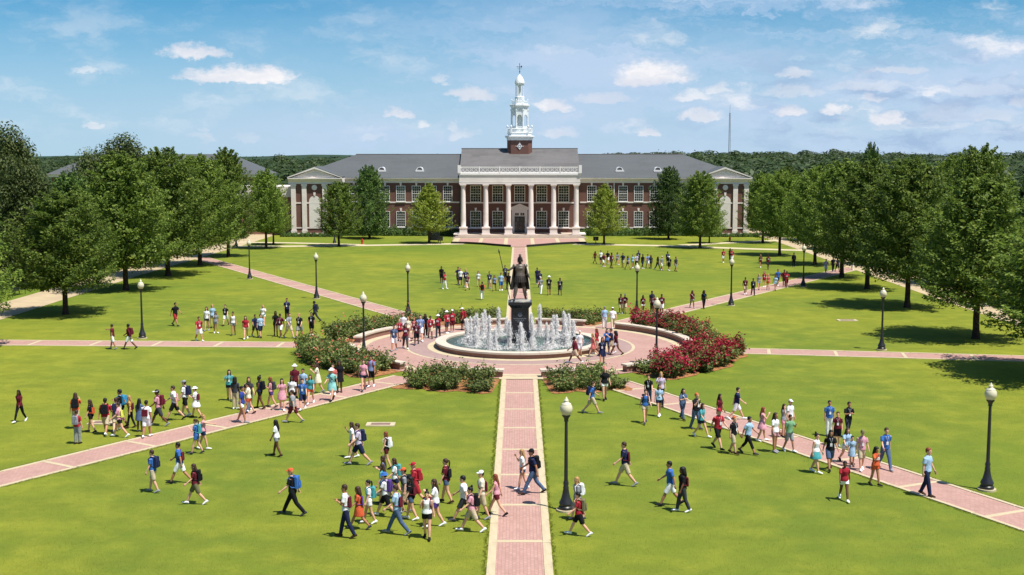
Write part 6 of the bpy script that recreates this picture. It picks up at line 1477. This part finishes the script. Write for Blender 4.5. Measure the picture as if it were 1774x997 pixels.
# ---- the bronze warrior
def statue():
    p = Pose('ST', 'm'); k = 1.63; z0 = 3.12
    st = empty('statue', (FC[0], FC[1], z0), R(8), label='dark bronze statue of a helmeted ancient warrior with spear and cape on the granite pedestal', category='statue')
    sc = (k * 1.15, k * 1.12, k * .98)
    def part(nm, me, mat): o = put(nm, me, st, None, None, sc); om(o, mat, mat); return o
    part('body', remesh('body', p.body(), 0.0095, 0.4, ['bronze', 'bronze']), 'bronze')
    def er(z, ax, ay, y=0., n=18, lo=0, hi=2 * PI): return [p.up(Vector((ax * math.cos(lo + (hi - lo) * j / n), y + ay * math.sin(lo + (hi - lo) * j / n), z))) for j in range(n)]
    m = MB(); p.torso(m, 0.95, 1.44, .026); m.loft([er(1.30, .135, .10, -.055), er(1.24, .12, .09, -.068), er(1.20, .10, .07, -.06)])
    part('cuirass', remesh('cuirass', m, 0.014, 0.6, ['bronze']), 'bronze_light')
    m = MB(); m.loft([er(.99, .178, .145), er(.93, .182, .148)]); part('belt', m.mesh('belt', 'bronze_light'), 'bronze_light')
    for j in range(18):
        a = 2 * PI * j / 18; ca, sa = math.cos(a), math.sin(a); tx = Vector((-sa, ca, 0)) * .030
        m = MB(); m.loft([[p.up(Vector((ca * ax, sa * ay, z)) + tx * q + Vector((ca, sa, 0)) * d) for q, d in ((-1, 0), (1, 0), (1, .012), (-1, .012))] for z, ax, ay in ((.96, .17, .138), (.82, .205, .175), (.70, .225, .195))])
        part('skirt_strip', m.mesh('skirt_strip', 'bronze'), 'bronze')
    # helmet with cheek pieces and a brush crest
    def hr(z, ax, ay, y): return [p.up(p.lm @ Vector((ax * math.cos(t), y + ay * math.sin(t), z))) for t in [2 * PI * j / 16 for j in range(16)]]
    m = MB(); m.loft([hr(1.60, .094, .112, .002), hr(1.66, .092, .110, 0), hr(1.71, .076, .092, 0), hr(1.745, .036, .046, 0)])
    m.loft([hr(1.50, .07, .05, .065), hr(1.60, .088, .08, .035)])
    for s_ in (-1, 1): m.loft([[p.up(Vector((s_ * (.082 + d), y, z))) for y, z in ((-.075, 1.52), (-.02, 1.50), (.02, 1.60), (-.085, 1.62))] for d in (0, .012)])
    he = part('helmet', m.mesh('helmet', 'bronze', True), 'bronze')
    m = MB(); pr = [(-.135, 1.70), (-.125, 1.79), (-.06, 1.845), (.03, 1.85), (.11, 1.80), (.155, 1.70), (.165, 1.58), (.13, 1.56), (.115, 1.66), (.07, 1.735), (0, 1.755), (-.07, 1.735), (-.10, 1.69)]
    m.prism([p.up(Vector((0, a, b)))[1:3] for a, b in pr], 'x', -.028, .028); o = put('crest', m.mesh('crest', 'bronze'), he); om(o, 'bronze')
    for s_ in (-1, 1):
        m = MB(); m.loft([[p.up(p.lm @ Vector((s_ * (.19 + ax * math.cos(t)), ay * math.sin(t), z))) for t in [2 * PI * j / 12 for j in range(12)]] for z, ax, ay in ((1.33, .075, .085), (1.39, .08, .09), (1.435, .05, .055))]); part('shoulder_guard', m.mesh('shoulder_guard', 'bronze_light', True), 'bronze_light')
    for (hip, kn, an, fd, up) in p.leg:
        m = MB(); limb(m, [p.up(kn + Vector((0, 0, .03))), p.up(kn.lerp(an, .3)), p.up(an + Vector((0, 0, .03)))], [.070, .074, .052]); part('greave', m.mesh('greave', 'bronze_light', True), 'bronze_light')
    # cape hanging from the shoulders to the calves, in folds
    vs, fs = [], []; nu, nv = 33, 14
    for a in range(nv + 1):
        v = a / nv; z = 1.40 - 1.02 * v
        for b in range(nu + 1):
            u = b / nu; t = R(-14 + 208 * u); wv_ = 1 + (0.10 * math.sin(u * 34 + v * 1.5) + .05 * math.sin(u * 61)) * v
            ax = (.205 + .095 * v) * wv_; ay = (.12 + .17 * v) * wv_
            vs.append(p.up(Vector((ax * math.cos(t), .02 + ay * math.sin(t), z))))
    for a in range(nv):
        for b in range(nu): q = a * (nu + 1) + b; fs.append((q, q + 1, q + nu + 2, q + nu + 1))
    me = D.meshes.new('cape'); me.from_pydata(vs, [], fs); me.materials.append(M['bronze'])
    o = part('cape', me, 'bronze'); md = o.modifiers.new('thick', 'SOLIDIFY'); md.thickness = 0.022
    # spear in the raised hand
    sh, el, wr, df = p.arm[0]; hnd = p.up(wr + df * .085)
    ax_ = Vector((-.19, .04, 1)).normalized(); foot = hnd - ax_ * (hnd.z / ax_.z)
    m = MB(); m.tube([foot, hnd + ax_ * .72], .013, 8); sp = part('spear', m.mesh('spear', 'bronze'), 'bronze')
    tp = hnd + ax_ * .72; m = MB(); m.tube([tp, tp + ax_ * .05, tp + ax_ * .19], [.012, .030, .002], 6); o = put('spear_head', m.mesh('spear_head', 'bronze'), sp); om(o, 'bronze')
    # short sword at the hip
    m = MB(); m.tube([p.up(Vector((.205, -.08, 1.02))), p.up(Vector((.225, .0, .93))), p.up(Vector((.25, .16, .72)))], [.016, .026, .016], 8); part('sword', m.mesh('sword', 'bronze'), 'bronze')
    # rock ledge under the feet
    m = MB(); g = random.Random(4)
    m.loft([[(rx * (1 + .06 * g.uniform(-1, 1)) * math.cos(t), rx * (1 + .06 * g.uniform(-1, 1)) * math.sin(t), z) for t in [2 * PI * j / 14 for j in range(14)]] for rx, z in ((.70, -.10), (.68, -.04), (.60, .0))])
    put('rock_base', m.mesh('rock_base', 'granite_ledge'), st)
statue()
for i, ln in enumerate(PEOPLE.strip().split('\n')):
    a, lb = ln.split('|'); t = a.split()
    person(i, float(t[0]), float(t[1]), float(t[2]), *t[3:11], lb)
